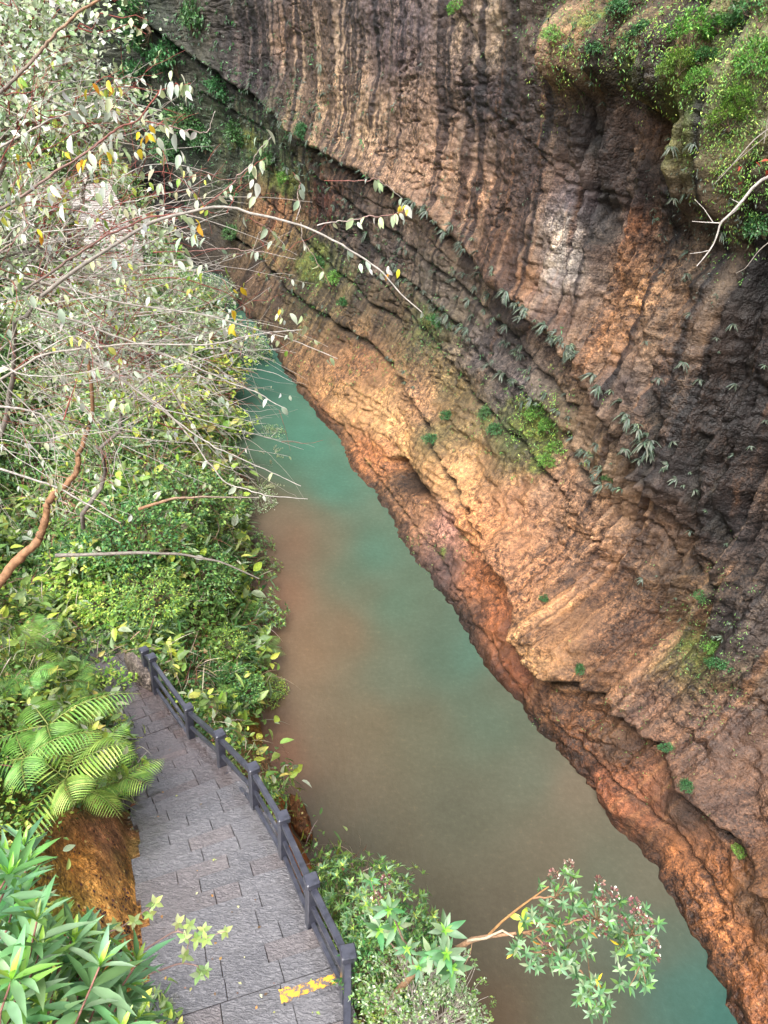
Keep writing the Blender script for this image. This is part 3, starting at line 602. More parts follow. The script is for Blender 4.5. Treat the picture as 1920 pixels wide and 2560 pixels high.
def plant(name, protos, loc, scale, label, cat, group=None, mat_=None, rz=None, tilt=None):
    fm, bm = protos[int(rng.integers(len(protos)))]
    o = empty(name, loc); s = scale; o.scale = (s, s, s * rng.uniform(.85, 1.1)); o.rotation_euler = (0, 0, rng.uniform(0, 6.28) if rz is None else rz)
    if tilt is not None: o.rotation_euler = (tilt[0], tilt[1], o.rotation_euler[2])
    add('foliage', fm, mat_ or M_LEAF, o)
    if bm is not None: add('branches', bm, M_BARK, o)
    tag(o, label, cat, group); return o

P_WHORL = [shrub_proto(1, 120, .17, G_BLUE + G_MID, 'whorl', LANCE, 1.1, young=G_YEL) for _ in range(2)]
P_YEL = [shrub_proto(1, 130, .13, G_YEL, 'spray', OVATE, 1.0, lpt=6) for _ in range(2)]
P_DARK = [shrub_proto(1, 420, .085, G_DARK + G_MID, 'spray', SMALL, 1.1, lpt=7) for _ in range(3)]
P_MID = [shrub_proto(1, 320, .10, G_MID + G_YEL[:2], 'spray', SLIM, 1.6, lpt=7) for _ in range(3)]
P_PALE = [shrub_proto(1, 260, .085, G_PALE, 'spray', SMALL, 1.0, open_=.25, lpt=5, bark=TWIG_G) for _ in range(3)]
P_FAR = [shrub_proto(1, 500, .06, G_PALE + G_MID, 'spray', SMALL, 1.1, lpt=6, bark=TWIG_G) for _ in range(2)]

# ---- undergrowth over the bank (nobody could count it)
def undergrowth(name, n, region, leafL, cols_fn, lift, label, T=SMALL, Wd=1.1, kind='stuff', cat='ground cover', up=.8):
    acc = Acc(); got = 0
    while got < n:
        k = 60000; y = 2 + rng.random(k) ** 1.3 * 75; x = np.interp(y, WKY, WKX) - rng.random(k) ** 1.2 * 22 + .1
        z = terr(x, y); P = np.stack([x, y, z], -1); px, py, pd = project(P); ok = (px > -120) & (px < 1760) & (py > -150) & (py < 2330)
        xr = np.interp(y, KY, KXR); xl = np.interp(y, KY, KXL); on = (x < xr + .12) & (x > xl - .05) & (y < 13.6); ok &= ~on
        ok &= rng.random(k) < np.clip((9 / pd) ** 1.1, .1, 1)
        ok &= region(px, py, x, y, z) > rng.random(k)
        P = P[ok]; pd = pd[ok]; 
        if len(P) == 0: continue
        nn = terr_n(P[:, 0], P[:, 1]); cl = .5 + .5 * fbm(P[:, 0] * 1.2, P[:, 1] * 1.2, P[:, 2] * 1.2, 3, 90)
        P = P + nn * (rng.random((len(P), 1)) ** 1.2 * lift * (.3 + 1.4 * cl[:, None]))
        D = norm(rand_dir(len(P)) + nn * up + [0, 0, -.3]); L = leafL * rng.uniform(.45, 1.45, len(P)) * np.clip(pd / 14, .75, 1.9)
        leaves(acc, P, D, norm(nn + [0, 0, .5] + .55 * rand_dir(len(P))), L, Wd, cols_fn(P, cl), T); got += len(P)
    o = add(name, acc.mesh(name), M_LEAF); tag(o, label, cat, None, kind); return o
def r_bank(px, py, x, y, z):
    bare = np.clip(np.exp(-(((px - 215) / 170) ** 2 + ((py - 1970) / 260) ** 2) ** 2) * 1.6 * (py > 1745), 0, 1)
    bare = np.maximum(bare, np.clip(1.3 * np.exp(-(((px - 545) / 50) ** 2 + ((py - 1625) / 95) ** 2) ** 2), 0, .93))
    bare = np.maximum(bare, np.clip(1.3 * np.exp(-(((px - 640) / 75) ** 2 + ((py - 1780) / 120) ** 2) ** 2), 0, .97))
    bare = np.maximum(bare, .95 * np.exp(-(((px - 260) / 60) ** 2 + ((py - 480) / 70) ** 2)))
    return (1 - bare) * sstep(.05, .4, z)
def c_bank(P, cl):
    n = len(P); px, py, pd = project(P); c = palette(n, G_MID, .2); dk_ = palette(n, G_DARK, .2); y_ = palette(n, G_YEL, .15); pl = palette(n, G_PALE, .15); br_ = palette(n, [(150, 120, 85), (130, 85, 70), (170, 150, 110)], .2)
    f1 = fbm(P[:, 0] * .9, P[:, 1] * .9, P[:, 2] * .9, 3, 93); f2 = fbm(P[:, 0] * 1.6, P[:, 1] * 1.6, P[:, 2] * 1.6, 3, 94); r_ = rng.random(n)
    k = r_ < sstep(-.05, .3, f1) * .9; c[k] = dk_[k]
    k = rng.random(n) < sstep(.0, .35, f2) * (.35 + .6 * sstep(420, 120, px) * sstep(1150, 1350, py)); c[k] = y_[k]
    k = rng.random(n) < .75 * sstep(1250, 800, py) * sstep(620, 300, px) * sstep(-.4, .1, f2); c[k] = pl[k]
    k = rng.random(n) < .03 + .2 * sstep(.15, .4, -f2); c[k] = br_[k]
    return c
undergrowth('undergrowth', 110000, r_bank, .09, c_bank, .5, 'dense low green undergrowth covering the left bank between the steps and the river')
def r_patch(seed, lo, hi):
    return lambda px, py, x, y, z: r_bank(px, py, x, y, z) * sstep(lo, hi, fbm(x * .9, y * .9, z * .9, 3, seed))
undergrowth('broad_leaved_weeds', 12000, r_patch(301, 0, .3), .2, lambda P, cl: palette(len(P), G_YEL + G_MID + G_PALE, .15), .8, 'patches of broad yellow-green leaves standing above the undergrowth of the left bank', OVATE, .9)
undergrowth('narrow_leaved_weeds', 22000, r_patch(302, 0, .3), .24, lambda P, cl: palette(len(P), G_BLUE + G_MID + G_DARK, .2), .7, 'patches of long narrow leaves among the undergrowth of the left bank', SLIML, .7, up=.5)
undergrowth('dry_stems', 9000, r_patch(303, -.1, .3), .38, lambda P, cl: palette(len(P), [(170, 150, 125), (140, 100, 80), (190, 180, 160)], .2), .8, 'dry pale stems and dead blades tangled in the undergrowth of the left bank', BLADE, .55, up=.3)

# ---- shrubs and small trees of the bank: pixel of the plant's middle, size, kind, label
SHR = [
 (470, 1130, .9, P_WHORL, 'slender shrub with whorled leaves on the bank edge above the brown shallows'),
 (560, 1330, .75, P_WHORL, 'star-leaved shrub leaning out over the river beside the bank fern'),
 (545, 1180, .6, P_WHORL, 'small bluish star-leaved shrub at the water side of the bank'),
 (420, 1480, .45, P_WHORL, 'low star-leaved shrub just behind the far railing posts'),
 (400, 1100, 1.3, P_DARK, 'dark green rounded bush in the middle of the bank'),
 (300, 1180, 1.1, P_DARK, 'dark leafy bush left of the middle of the bank, under the brown bough'),
 (430, 1250, .9, P_DARK, 'dense green bush above the far end of the railing'),
 (500, 1500, .7, P_DARK, 'low dark bush on the slope right of the railing'),
 (330, 1300, .8, P_MID, 'bright green bush right of the grass tuft above the steps'),
 (470, 1400, .55, P_MID, 'fresh green bush touching the outside of the railing'),
 (180, 1250, .8, P_YEL, 'yellow-green broad-leaved shrub below the brown bough'),
 (220, 1320, .55, P_YEL, 'yellow-green shrub overhanging the far end of the steps'),
 (345, 1345, .22, P_YEL, 'small lime-green sprig reaching over the first railing post'),
 (120, 1330, .6, P_YEL, 'yellow-green shrub between the two upper fern clumps'),
 (230, 1500, .55, P_YEL, 'lime-green shrub hanging over the dark part of the steps'),
 (200, 1600, .6, P_YEL, 'yellow-green leafy shrub beside the left edge of the steps'),
 (240, 1405, .42, P_PALE, 'grey-leaved shrub drooping over the grey rock by the steps'),
 (470, 820, 1.3, P_YEL, 'round-leaved yellow-green bush where the turquoise water begins'),
 (520, 760, 1.6, P_FAR, 'pale small-leaved bush reaching over the far turquoise water'),
 (400, 720, 1.6, P_PALE, 'pale green bush behind the tangled bare twigs'),
 (250, 760, 1.5, P_PALE, 'pale leafy bush low in the tangle of twigs at left'),
 (120, 850, 1.4, P_PALE, 'greyish-green bush at the left edge above the brown bough'),
 (350, 900, 1.3, P_MID, 'green bush just above the middle of the bank'),
 (500, 930, .9, P_YEL, 'yellow-green bush beside the pale grass plume'),
 (80, 1000, 1.1, P_DARK, 'dark green bush at the left edge above the long grass'),
 (230, 1000, .9, P_DARK, 'dark green bush just right of the brown bough'),
 (60, 720, 1.3, P_PALE, 'pale bush at the left edge in the tangle of twigs'),
 (370, 650, 1.5, P_FAR, 'whitish small-leaved bush below and right of the far stairs'),
 (410, 510, 1.3, P_FAR, 'silvery small-leaved bush right of the far stairs'),
 (70, 560, 1.8, P_PALE, 'light green crown left of the far stairs'),
 (460, 640, 1.5, P_FAR, 'pale round bush below the long arching branch'),
 (110, 330, 1.9, P_MID, 'green crown on the hillside above the far stairs'),
 (570, 1240, .55, P_WHORL, 'star-leaved shrub reaching furthest over the brown shallows'),
 (560, 1090, .6, P_PALE, 'loose reddish-tipped shrub on the river side of the bank below the feathery grass'),
 (575, 1500, .45, P_MID, 'low green shrub spilling to the water below the fern'),
 (590, 950, .6, P_FAR, 'pale shrub leaning over the turquoise water above the feathery grass'),
 (40, 420, 2.2, P_PALE, 'pale green crown on the hillside at the left edge'),
 (60, 250, 2.6, P_MID, 'green tree crown high on the left hillside'),
 (180, 200, 2.6, P_DARK, 'dark green tree crown behind the whitish leaves at top left'),
 (30, 80, 3.0, P_MID, 'leafy green crown in the top left corner of the hillside'),
]
for x, y, s, pr, lab in SHR:
    s *= 1.25; p = on_bank(x, y + 10 * s)
    plant('shrub', pr, Vector(p + norm(CAM - p) * .35 * s), s, lab, 'shrub', 'shrubs growing on the left bank')
# outside of the railing near the bottom of the picture
for (x, y, r, s, pr, lab) in [(785, 1945, 12.2, .72, P_WHORL, 'olive-leaved shrub on the bank just right of the railing, left of the brown water'),
                              (865, 2080, 10.8, .7, P_DARK, 'dense green bush between the railing and the overhanging tree'),
                              (910, 2200, 9.7, .75, P_FAR, 'pale fine-leaved bush at the bottom edge right of the railing'),
                              (955, 2200, 9.4, .42, P_PALE, 'fresh green bush at the bottom edge below the overhanging trunk'),
                              (845, 2160, 11.0, .45, P_MID, 'low bush of narrow leaves squeezed against the railing'),
                              (845, 1965, 11.0, .6, P_WHORL, 'leafy shrub left of the biggest star-shaped rosettes')]:
    plant('shrub', pr, Vector(at_r(x, y, r) - [0, 0, .35 * s]), s, lab, 'shrub', 'shrubs outside the railing')

# ---- tree leaning out over the river (bottom right)
def leafy_branch_tree():
    root = at_r(830, 2190, 10.6); o = empty('overhanging_tree', Vector(root)); tag(o, 'small tree leaning out over brown water with twisted bare bough and drooping crown', 'tree')
    wa, fa, sa = Acc(), Acc(), Acc()
    R = lambda x, y, r: at_r(x, y, r) - root
    trunk = [R(830, 2190, 10.6), R(860, 2140, 9.9), R(900, 2095, 9.0), R(985, 2050, 8.3), R(1020, 2030, 8.1), R(1060, 2022, 8.0), R(1115, 2016, 7.9)]
    wc = np.array([lin(np.array([165, 130, 100.]))] * 7)
    wa.tube(np.array(trunk), [.045, .04, .034, .03, .025, .018, .013], wc, 7)
    wa.tube(np.array([R(1010, 2032, 8.1), R(1050, 2026, 7.95), R(1085, 2010, 7.9), R(1110, 2024, 7.9)]), [.015, .014, .012, .009], lin(np.array([185, 165, 140.])), 5)
    fork = [R(1055, 2020, 8.0), R(1085, 1990, 7.95), R(1120, 1962, 7.85), R(1150, 1940, 7.8), R(1185, 1915, 7.75)]
    wa.tube(np.array(fork), [.012, .011, .01, .008, .006], lin(np.array([160, 120, 75.])), 6)
    wa.tube(np.array([R(1020, 2035, 8.1), R(1016, 2060, 8.1), R(1004, 2085, 8.15), R(1008, 2110, 8.2)]), [.004, .003, .002, .001], lin(np.array([150, 120, 90.])), 4)
    tips = [(1190,1905),(1225,1880),(1240,1895),(1200,1925),(1235,1925),(1290,1925),(1215,1950),(1180,1955),(1250,1955),(1280,1945),(1150,1970),(1130,1990),(1165,1990),(1195,1985),(1230,1985),(1262,1975),(1300,1960),(1340,1950),(1320,1980),(1290,1995),(1350,1985),(1375,1965),(1390,1990),(1365,2010),(1335,2015),(1310,2010),
            (1120,2030),(1110,2055),(1135,2060),(1150,2030),(1175,2035),(1160,2065),(1200,2030),(1190,2070),(1215,2055),(1240,2030),(1235,2075),(1265,2050),(1210,2090),(1385,2040),(1400,2065),(1370,2060),(1398,2100),(1380,2120),(1360,2130),(1395,2130),(1260,2130),(1285,2120),(1300,2140),(1270,2155),(1290,2175),(1310,2165),(1245,2160),(1275,2190),(1340,2040),(1355,2035),(1405,2020),(1330,2060),
            (1245,2110),(1225,2080),(1385,2085),(1270,2010),(1215,2010),(1250,2000),(1185,2010),(1325,2000),(1375,2030)]
    rr = lambda: rng.uniform(7.3, 8.3)
    tp = np.array([R(x, y, rr()) for x, y in tips]); base = R(1130, 2015, 7.85)
    hubs = [R(1200, 2000, 7.8), R(1290, 1985, 7.8), R(1365, 2020, 7.8), R(1215, 2060, 7.8), R(1200, 1940, 7.8), R(1275, 2120, 7.85), R(1385, 2080, 7.8)]
    for hpt, fr in zip(hubs, [base, hubs[0], hubs[1], base, fork[-2], hubs[3], hubs[2]]): wa.tube(curve_pts(fr, hpt, .05, 7, .06), np.linspace(.012, .007, 7), lin(np.array([150, 115, 85.])), 5)
    for t in tp:
        hpt = hubs[int(np.argmin([np.linalg.norm(t - h) for h in hubs]))]; wa.tube(curve_pts(hpt, t, .03, 5), np.linspace(.006, .003, 5), lin(np.array([140, 110, 80.])), 4)
    for rep in range(2):
        q_ = tp + rng.normal(0, .028, tp.shape) * rep * 1.5
        whorl(fa, q_, norm(np.array([.15, -.35, .8]) + .45 * rand_dir(len(q_))), 7, .085, 1.25, G_BLUE + G_PALE[:1] + G_MID[:1], LANCE, (.55, 1.35))
    k = rng.choice(len(tp), 12); leaves(fa, tp[k], rand_dir(12), rand_dir(12), .09, 1.3, palette(12, [(225, 190, 60), (215, 140, 60)]), LANCE)
    leaves(fa, np.repeat(R(1128, 1985, 7.9)[None], 4, 0), np.array([[-1, .3, 0], [.5, .9, .2], [-.2, -.9, -.2], [.8, -.2, .1]]), np.array([[0, -.4, 1.]] * 4), .13, 1.7, palette(4, [(190, 200, 80)]), LANCE)
    # the big star-shaped rosettes near the root
    for x, y, r, L in [(960, 2010, 7.9, .19), (930, 2060, 8.2, .17), (975, 2090, 8.2, .2), (905, 2090, 8.4, .14), (840, 1965, 8.9, .19), (855, 2000, 9.0, .2), (820, 2010, 9.2, .2), (880, 2050, 8.8, .14), (965, 2060, 8.1, .2), (800, 1900, 9.8, .14)]:
        c = R(x, y, r)[None]; ax = norm(np.array([[.0, -.5, .8]]) + .2 * rand_dir(1))
        whorl(fa, c, ax, 8, L, 1.3, G_BLUE + [(85, 150, 85)], LANCE, (.7, 1.4)); whorl(fa, c, ax, 5, L * .5, 1.2, [(150, 200, 80)], LANCE, (.3, .8))
        wa.tube(curve_pts(trunk[3] if x > 900 else trunk[2], c[0], -.05, 5), np.linspace(.014, .008, 5), BARKC, 5)
    fl = np.array([R(x, y, 7.55) for x, y in [(1228, 1868), (1195, 1890), (1295, 1905), (1310, 1935), (1295, 1950), (1325, 1930), (1370, 1950), (1385, 1985), (1400, 1995), (1375, 1975), (1412, 2040), (1412, 2070), (1340, 1990), (1300, 2010), (1270, 1990), (1180, 2050), (815, 1940), (835, 1900)]])
    for f in fl:
        sa = Acc(); n_ = 26; d = rand_dir(n_); d[:, 2] = np.abs(d[:, 2]); leaves(sa, f + d * .03, d, rand_dir(n_), .03, 1.5, palette(n_, [(110, 70, 70), (135, 90, 85), (150, 120, 105)]), SMALL)
        n_ = 5; d = rand_dir(n_); leaves(sa, f + d * .05, d, rand_dir(n_), .016, 3, palette(n_, [(225, 225, 210)], .05), SMALL)
        add('seed_head', sa.mesh('seed_head'), M_GREYLEAF, o)
    add('trunk', wa.mesh('trunk', True), M_BARK, o); add('crown', fa.mesh('crown'), M_LEAF, o)
leafy_branch_tree()

# ---- long-leaved plants in the foreground, bottom left
def long_leaf_plant(px, py, r, n, spread, label, L=.2):
    base = at_r(px - 160, py + 520, r + .35); o = empty('long_leaved_plant', Vector(base)); tag(o, label, 'plant', 'long-leaved plants in the foreground')
    fa, wa = Acc(), Acc()
    for i in range(n):
        ang = rng.uniform(0, 2 * np.pi); rad_ = rng.random() ** .6
        tx, ty = px + spread[0] * rad_ * math.cos(ang), py + spread[1] * rad_ * math.sin(ang)
        if tx + .25 * max(0, 2000 - ty) > 330: tx = 330 - rng.uniform(0, 150)
        tip = at_r(tx, ty, r + rng.uniform(-.15, .35)) - base
        wa.tube(curve_pts([0, 0, 0], tip, .06, 8), np.linspace(.006, .003, 8), lin(np.array([150, 105, 95.])), 5)
        dirn = norm(tip)
        for rep, (back, nl, sz) in enumerate([(0, 5, .8), (.06, 5, 1), (.13, 4, 1)]):
            c = (tip - dirn * back)[None]; whorl(fa, c, norm(dirn + [0, 0, .7])[None], nl, L * sz, .82, [(115, 165, 118), (132, 182, 130), (102, 152, 96), (150, 190, 148), (112, 168, 88)], SLIML, (.6, 1.35))
        whorl(fa, tip[None], norm(dirn + [0, 0, .9])[None], 3, L * .45, .9, [(150, 200, 80)], LANCE, (.15, .6))
    add('leaves', fa.mesh('leaves'), M_WETLEAF, o); add('stems', wa.mesh('stems', True), M_BARK, o)
long_leaf_plant(100, 2150, 2.7, 34, (215, 170), 'broad clump of long pointed leaves filling the bottom left corner', .165)
long_leaf_plant(0, 1880, 2.7, 6, (95, 100), 'stem of long pointed leaves at the left edge above the orange rock', .16)
long_leaf_plant(260, 2150, 2.9, 4, (80, 80), 'right-hand spray of long pointed leaves reaching over the gutter', .17)

# ---- little sprigs in front of the steps
for pts, label in [([(120, 2030), (250, 2010), (290, 1985), (330, 1955)], 'yellow-green sprig with two leaf whorls in front of the orange rock'),
                   ([(200, 2150), (320, 2105), (390, 2080), (425, 2085), (440, 2105)], 'pinkish bare twig ending in a small leaf whorl over the steps'),
                   ([(240, 2100), (330, 2040), (380, 2010), (440, 2030)], 'light green leafy sprig hanging in front of the middle of the steps')]:
    P0 = np.array([at_r(x, y, 3.3) for x, y in pts]); o = empty('leaf_sprig', Vector(P0[0])); tag(o, label, 'sprig', 'sprigs in front of the steps')
    wa, fa = Acc(), Acc(); t = np.linspace(0, 1, 14); tt = np.linspace(0, 1, len(P0)); Q = np.stack([np.interp(t, tt, P0[:, i]) for i in range(3)], 1) - P0[0]
    wa.tube(Q, np.linspace(.004, .002, 14), lin(np.array([175, 140, 130.])), 5)
    tips_ = {0: [(250, 2000), (290, 1990), (335, 1950), (325, 1975)], 1: [(430, 2105), (445, 2095)], 2: [(385, 1995), (410, 2000), (400, 2025), (440, 2010), (445, 2030), (425, 2030), (400, 2065), (487, 2012)]}[0 if 'orange' in label else 1 if 'twig' in label else 2]
    for x, y in tips_:
        c = at_r(x, y, 3.3) - P0[0]; k = int(np.argmin(((Q - c) ** 2).sum(1))); wa.tube(curve_pts(Q[k], c, .05, 4), .0018, lin(np.array([175, 140, 130.])), 4)
        whorl(fa, c[None], norm(np.array([[0, -.5, .8]]) + .2 * rand_dir(1)), 5, .034, .95, [(175, 195, 115), (155, 185, 105), (190, 205, 145)], OVATE, (.8, 1.4))
    add('stem', wa.mesh('stem', True), M_BARK, o); add('leaves', fa.mesh('leaves'), M_LEAF, o)

# ---- ferns
def fern_proto(L, nf, cols, droop=.4, pin=17, two=False):
    acc, sa = Acc(), Acc()
    for f in range(nf):
        ph = 2 * np.pi * f / nf + rng.uniform(-.3, .3); el = rng.uniform(.3, .75); d = np.array([math.cos(ph) * math.cos(el), math.sin(ph) * math.cos(el), math.sin(el)])
        t = np.linspace(0, 1, pin + 2); l = L * rng.uniform(.75, 1.1); dp = droop * rng.uniform(.8, 1.3)
        Pt = d * l * t[:, None]; Pt[:, 2] -= dp * l * t ** 2; h = norm([d[0], d[1], 0]); side = np.array([-h[1], h[0], 0]); Tn = norm(np.gradient(Pt, axis=0)); up = norm(np.cross(side, Tn))
        up = up * np.sign(up[:, 2:3] + 1e-6); sa.tube(Pt, np.linspace(.004, .0012, len(Pt)) * L * 1.6, lin(np.array([140, 150, 80.])), 4)
        prof = np.sin(np.pi * np.clip(t * .93 + .1, 0, 1)) ** .7
        for s in (-1, 1):
            q_ = Pt[2:]; D = norm(s * side * 1 + Tn[2:] * .45 - [0, 0, .12]); c = palette(len(q_), cols, .08)
            leaves(acc, q_, D, up[2:], L * .3 * prof[2:], .34 * 18 / pin, c, LANCE if not two else SLIM)
    return acc.mesh('fronds'), sa.mesh('stalks')
FERN_A = [fern_proto(1.0, 5, [(150, 188, 88), (132, 175, 78), (172, 202, 104)]), fern_proto(.95, 4, [(130, 172, 80), (150, 185, 95), (112, 155, 68)], .5, 20)]
FERN_B = [fern_proto(.7, 6, [(128, 170, 84), (142, 182, 95), (112, 156, 76)], .6, 20)]
for x, y, s, pr, lab in [(10, 1420, .9, FERN_A, 'bright fern cut by the left edge just under the uppermost fern'), (20, 1660, .9, FERN_A, 'lime fern at the left edge below the large drooping one'), (150, 1720, .75, FERN_A, 'yellowish fern draping over the upper part of the orange rock'), (200, 1540, .6, FERN_A, 'light fern left of the dark part of the steps'),
                     (50, 1385, 1.05, FERN_B, 'broad bright fern at the left edge, uppermost of the fern clumps'), (60, 1590, 1.15, FERN_A, 'large lime fern with drooping tips at the left edge'),
                     (100, 1700, 1.0, FERN_A, 'lime fern spreading just above the orange rock'), (190, 1640, .75, FERN_A, 'yellow-green fern close to the left edge of the steps'), (225, 1700, .85, FERN_A, 'yellow fern arching over the top of the orange rock'),
                     (130, 1480, .9, FERN_B, 'mid-green fern between the bright ferns and the dark steps'), (30, 1480, .9, FERN_B, 'mid-green fern at the left edge below the uppermost fern'), (150, 1560, .7, FERN_A, 'small lime fern in the middle of the fern clumps'),
                     (560, 1400, .9, FERN_B, 'fern on the outer bank hanging over the brown water'), (530, 1310, .7, FERN_B, 'smaller fern just above the one hanging over the water'), (210, 1560, .5, FERN_B, 'small fern at the left border of the dark steps'), (270, 1660, .4, FERN_B, 'tiny fern touching the left border of the steps'),
                     (90, 1290, .7, FERN_B, 'fern partly hidden under the yellow-green shrubs'), (480, 1480, .5, FERN_B, 'little fern on the slope behind the railing')]:
    p = on_bank(x, y + 15); nn = terr_n(p[0], p[1])
    fm, bm = pr[int(rng.integers(len(pr)))]; s *= 1.3; o = empty('fern', Vector(p + nn * .25 * s + norm(CAM - p) * (1.3 if y < 1600 and x < 200 else .8))); o.scale = (s,) * 3; o.rotation_euler = (.35 * -nn[1] * 1.2, .35 * nn[0] * 1.2, rng.uniform(0, 6.28))
    add('fronds', fm, M_LEAF, o); add('stalks', bm, M_BARK, o); tag(o, lab, 'fern', 'ferns on the left bank')

# ---- grass clumps
def grass_proto(n, L, cols, wd=1., seed=False, droop=1.):
    acc = Acc()
    for k in range(n):
        ph = rng.uniform(0, 6.28); el = rng.uniform(.5, 1.35); d = np.array([math.cos(ph) * math.cos(el), math.sin(ph) * math.cos(el), math.sin(el)]); l = L * rng.uniform(.5, 1.1); m_ = 9
        t = np.linspace(0, 1, m_); P = d * l * t[:, None]; P[:, 2] -= droop * l * .75 * t ** 2.2; P[:, :2] += d[:2] * l * .3 * (t ** 2)[:, None]; s = norm(np.array([-d[1], d[0], .2])); wv = .009 * wd * (1 - t ** 2.5) * (.4 + .6 * np.minimum(t * 5, 1)) + .0006
        V = np.stack([P - s * wv[:, None], P + s * wv[:, None]], 1).reshape(-1, 3); F = [q_ for j in range(m_ - 1) for q_ in (2 * j, 2 * j + 1, 2 * j + 3, 2 * j + 2)]
        acc.put(V, F, [4] * (m_ - 1), palette(1, cols, .12)[0])
        if seed and k % 2 == 0:
            q_ = P[5:]; q_ = np.repeat(q_, 7, 0); D = norm(rand_dir(len(q_)) * .7 + d); leaves(acc, q_, D, rand_dir(len(q_)), .07, .25, palette(len(q_), [(200, 195, 165), (175, 170, 130)]), SLIM)
    return acc.mesh('blades')
GR = grass_proto(110, 1.0, [(120, 160, 60), (150, 180, 75), (95, 140, 50), (185, 190, 110)], 1.4)
GR2 = grass_proto(40, .8, [(150, 175, 90), (180, 190, 110), (120, 150, 70)], .7)
GR3 = grass_proto(70, 1.0, [(140, 160, 100), (110, 140, 80), (185, 185, 150)], .8, True, .7)
for x, y, s, g, lab in [(20, 1120, 1.1, GR, 'big clump of long arching grass at the left edge beside the brown bough'), (215, 1250, .9, GR, 'arching grass clump in the middle of the yellow-green shrubs'), (80, 1200, .8, GR, 'grass clump just below the brown bough'), (225, 1720, .55, GR, 'tuft of broad yellowing grass blades above the orange rock'),
                       (610, 1000, 1.5, GR3, 'pale feathery seeding grass leaning over the turquoise water'), (590, 1610, .5, GR2, 'thin dry grass tuft at the water line right of the railing'), (575, 1560, .5, GR2, 'fine grass tuft on the outer bank above the dry tuft'), (620, 1760, .55, GR2, 'fine grass hanging from the bank next to the fourth railing span'),
                       (585, 1700, .5, GR2, 'fine grass behind the railing where the orange shallows start'), (290, 1300, .5, GR, 'small grass clump above the end of the steps'), (560, 1480, .6, GR2, 'loose grass at the outer rim of the bank under the fern'), (560, 1060, 1.2, GR3, 'lower feathery grass drooping toward the water')]:
    p = on_bank(min(x, 585 if y > 900 else x), y + 10) ; o = add('grass_clump', g, M_LEAF, None, Vector(p)); o.scale = (s,) * 3; o.rotation_euler = (0, 0, rng.uniform(0, 6.28)); tag(o, lab, 'grass', 'grass clumps on the left bank')

# ---- the foreground tree: brown bough, long arching branches, a tangle of twigs, whitish leaves
tree = empty('bare_branching_tree', Vector(at_r(-60, 1330, 6.2))); T0 = at_r(-60, 1330, 6.2); tag(tree, 'half-bare tree at left with a crooked brown bough, red and grey twigs and whitish leaves', 'tree')
ba, ta, la, ya = Acc(), Acc(), Acc(), Acc()
def sm(P, n):
    P = np.array(P, float); t = np.linspace(0, 1, len(P)); u = np.linspace(0, 1, n); Q = np.stack([np.interp(u, t, P[:, i]) for i in range(P.shape[1])], 1)
    for _ in range(max(1, n // 14)): Q[1:-1] = (Q[:-2] + 2 * Q[1:-1] + Q[2:]) / 4
    return Q
def br(pts, r0, r1, c0, c1, acc, n=40, sides=6, wob=.006):
    Q = sm(pts, n); W = np.array([at_r(x, y, r) for x, y, r in Q]) - T0; W[1:-1] += np.cumsum(rng.normal(0, wob * .35, (n - 2, 3)), 0) * np.sin(np.linspace(0, np.pi, n - 2))[:, None]
    u = np.linspace(0, 1, n)[:, None]; acc.tube(W, np.linspace(r0, r1, n) * (1 + .06 * rng.normal(size=n)), c0 * (1 - u) + c1 * u, sides); return W
BRN = lin(np.array([150, 112, 80.])); RED = lin(np.array([140, 72, 62.])); GRY = lin(np.array([148, 140, 130.])); PGR = lin(np.array([178, 172, 165.]))
br([(-60, 1330, 6.2), (0, 1255, 6.0), (50, 1195, 5.9), (85, 1165, 5.85), (92, 1120, 5.8), (112, 1060, 5.75), (145, 1028, 5.7), (165, 1010, 5.7), (175, 960, 5.65), (195, 905, 5.6), (205, 860, 5.5), (190, 780, 5.4)], .036, .011, BRN, BRN * .8, ba, 70, 8, .02)
br([(300, 1100, 5.9), (370, 1075, 5.8), (450, 1072, 5.8), (560, 1075, 5.8)], .013, .004, BRN * 1.2, GRY, ba, 30)
br([(120, 1200, 6.6), (300, 1195, 6.4), (400, 1200, 6.4), (480, 1215, 6.4), (560, 1250, 6.5)], .016, .005, GRY * .8, GRY * .8, ba, 30)
br([(-40, 1000, 5), (90, 1045, 5), (190, 1090, 5), (260, 1130, 5)], .008, .003, PGR, PGR, ba)
br([(-40, 875, 5), (30, 880, 5), (90, 895, 5), (115, 930, 5), (120, 1000, 5)], .009, .003, PGR, GRY, ba)
mainb = []
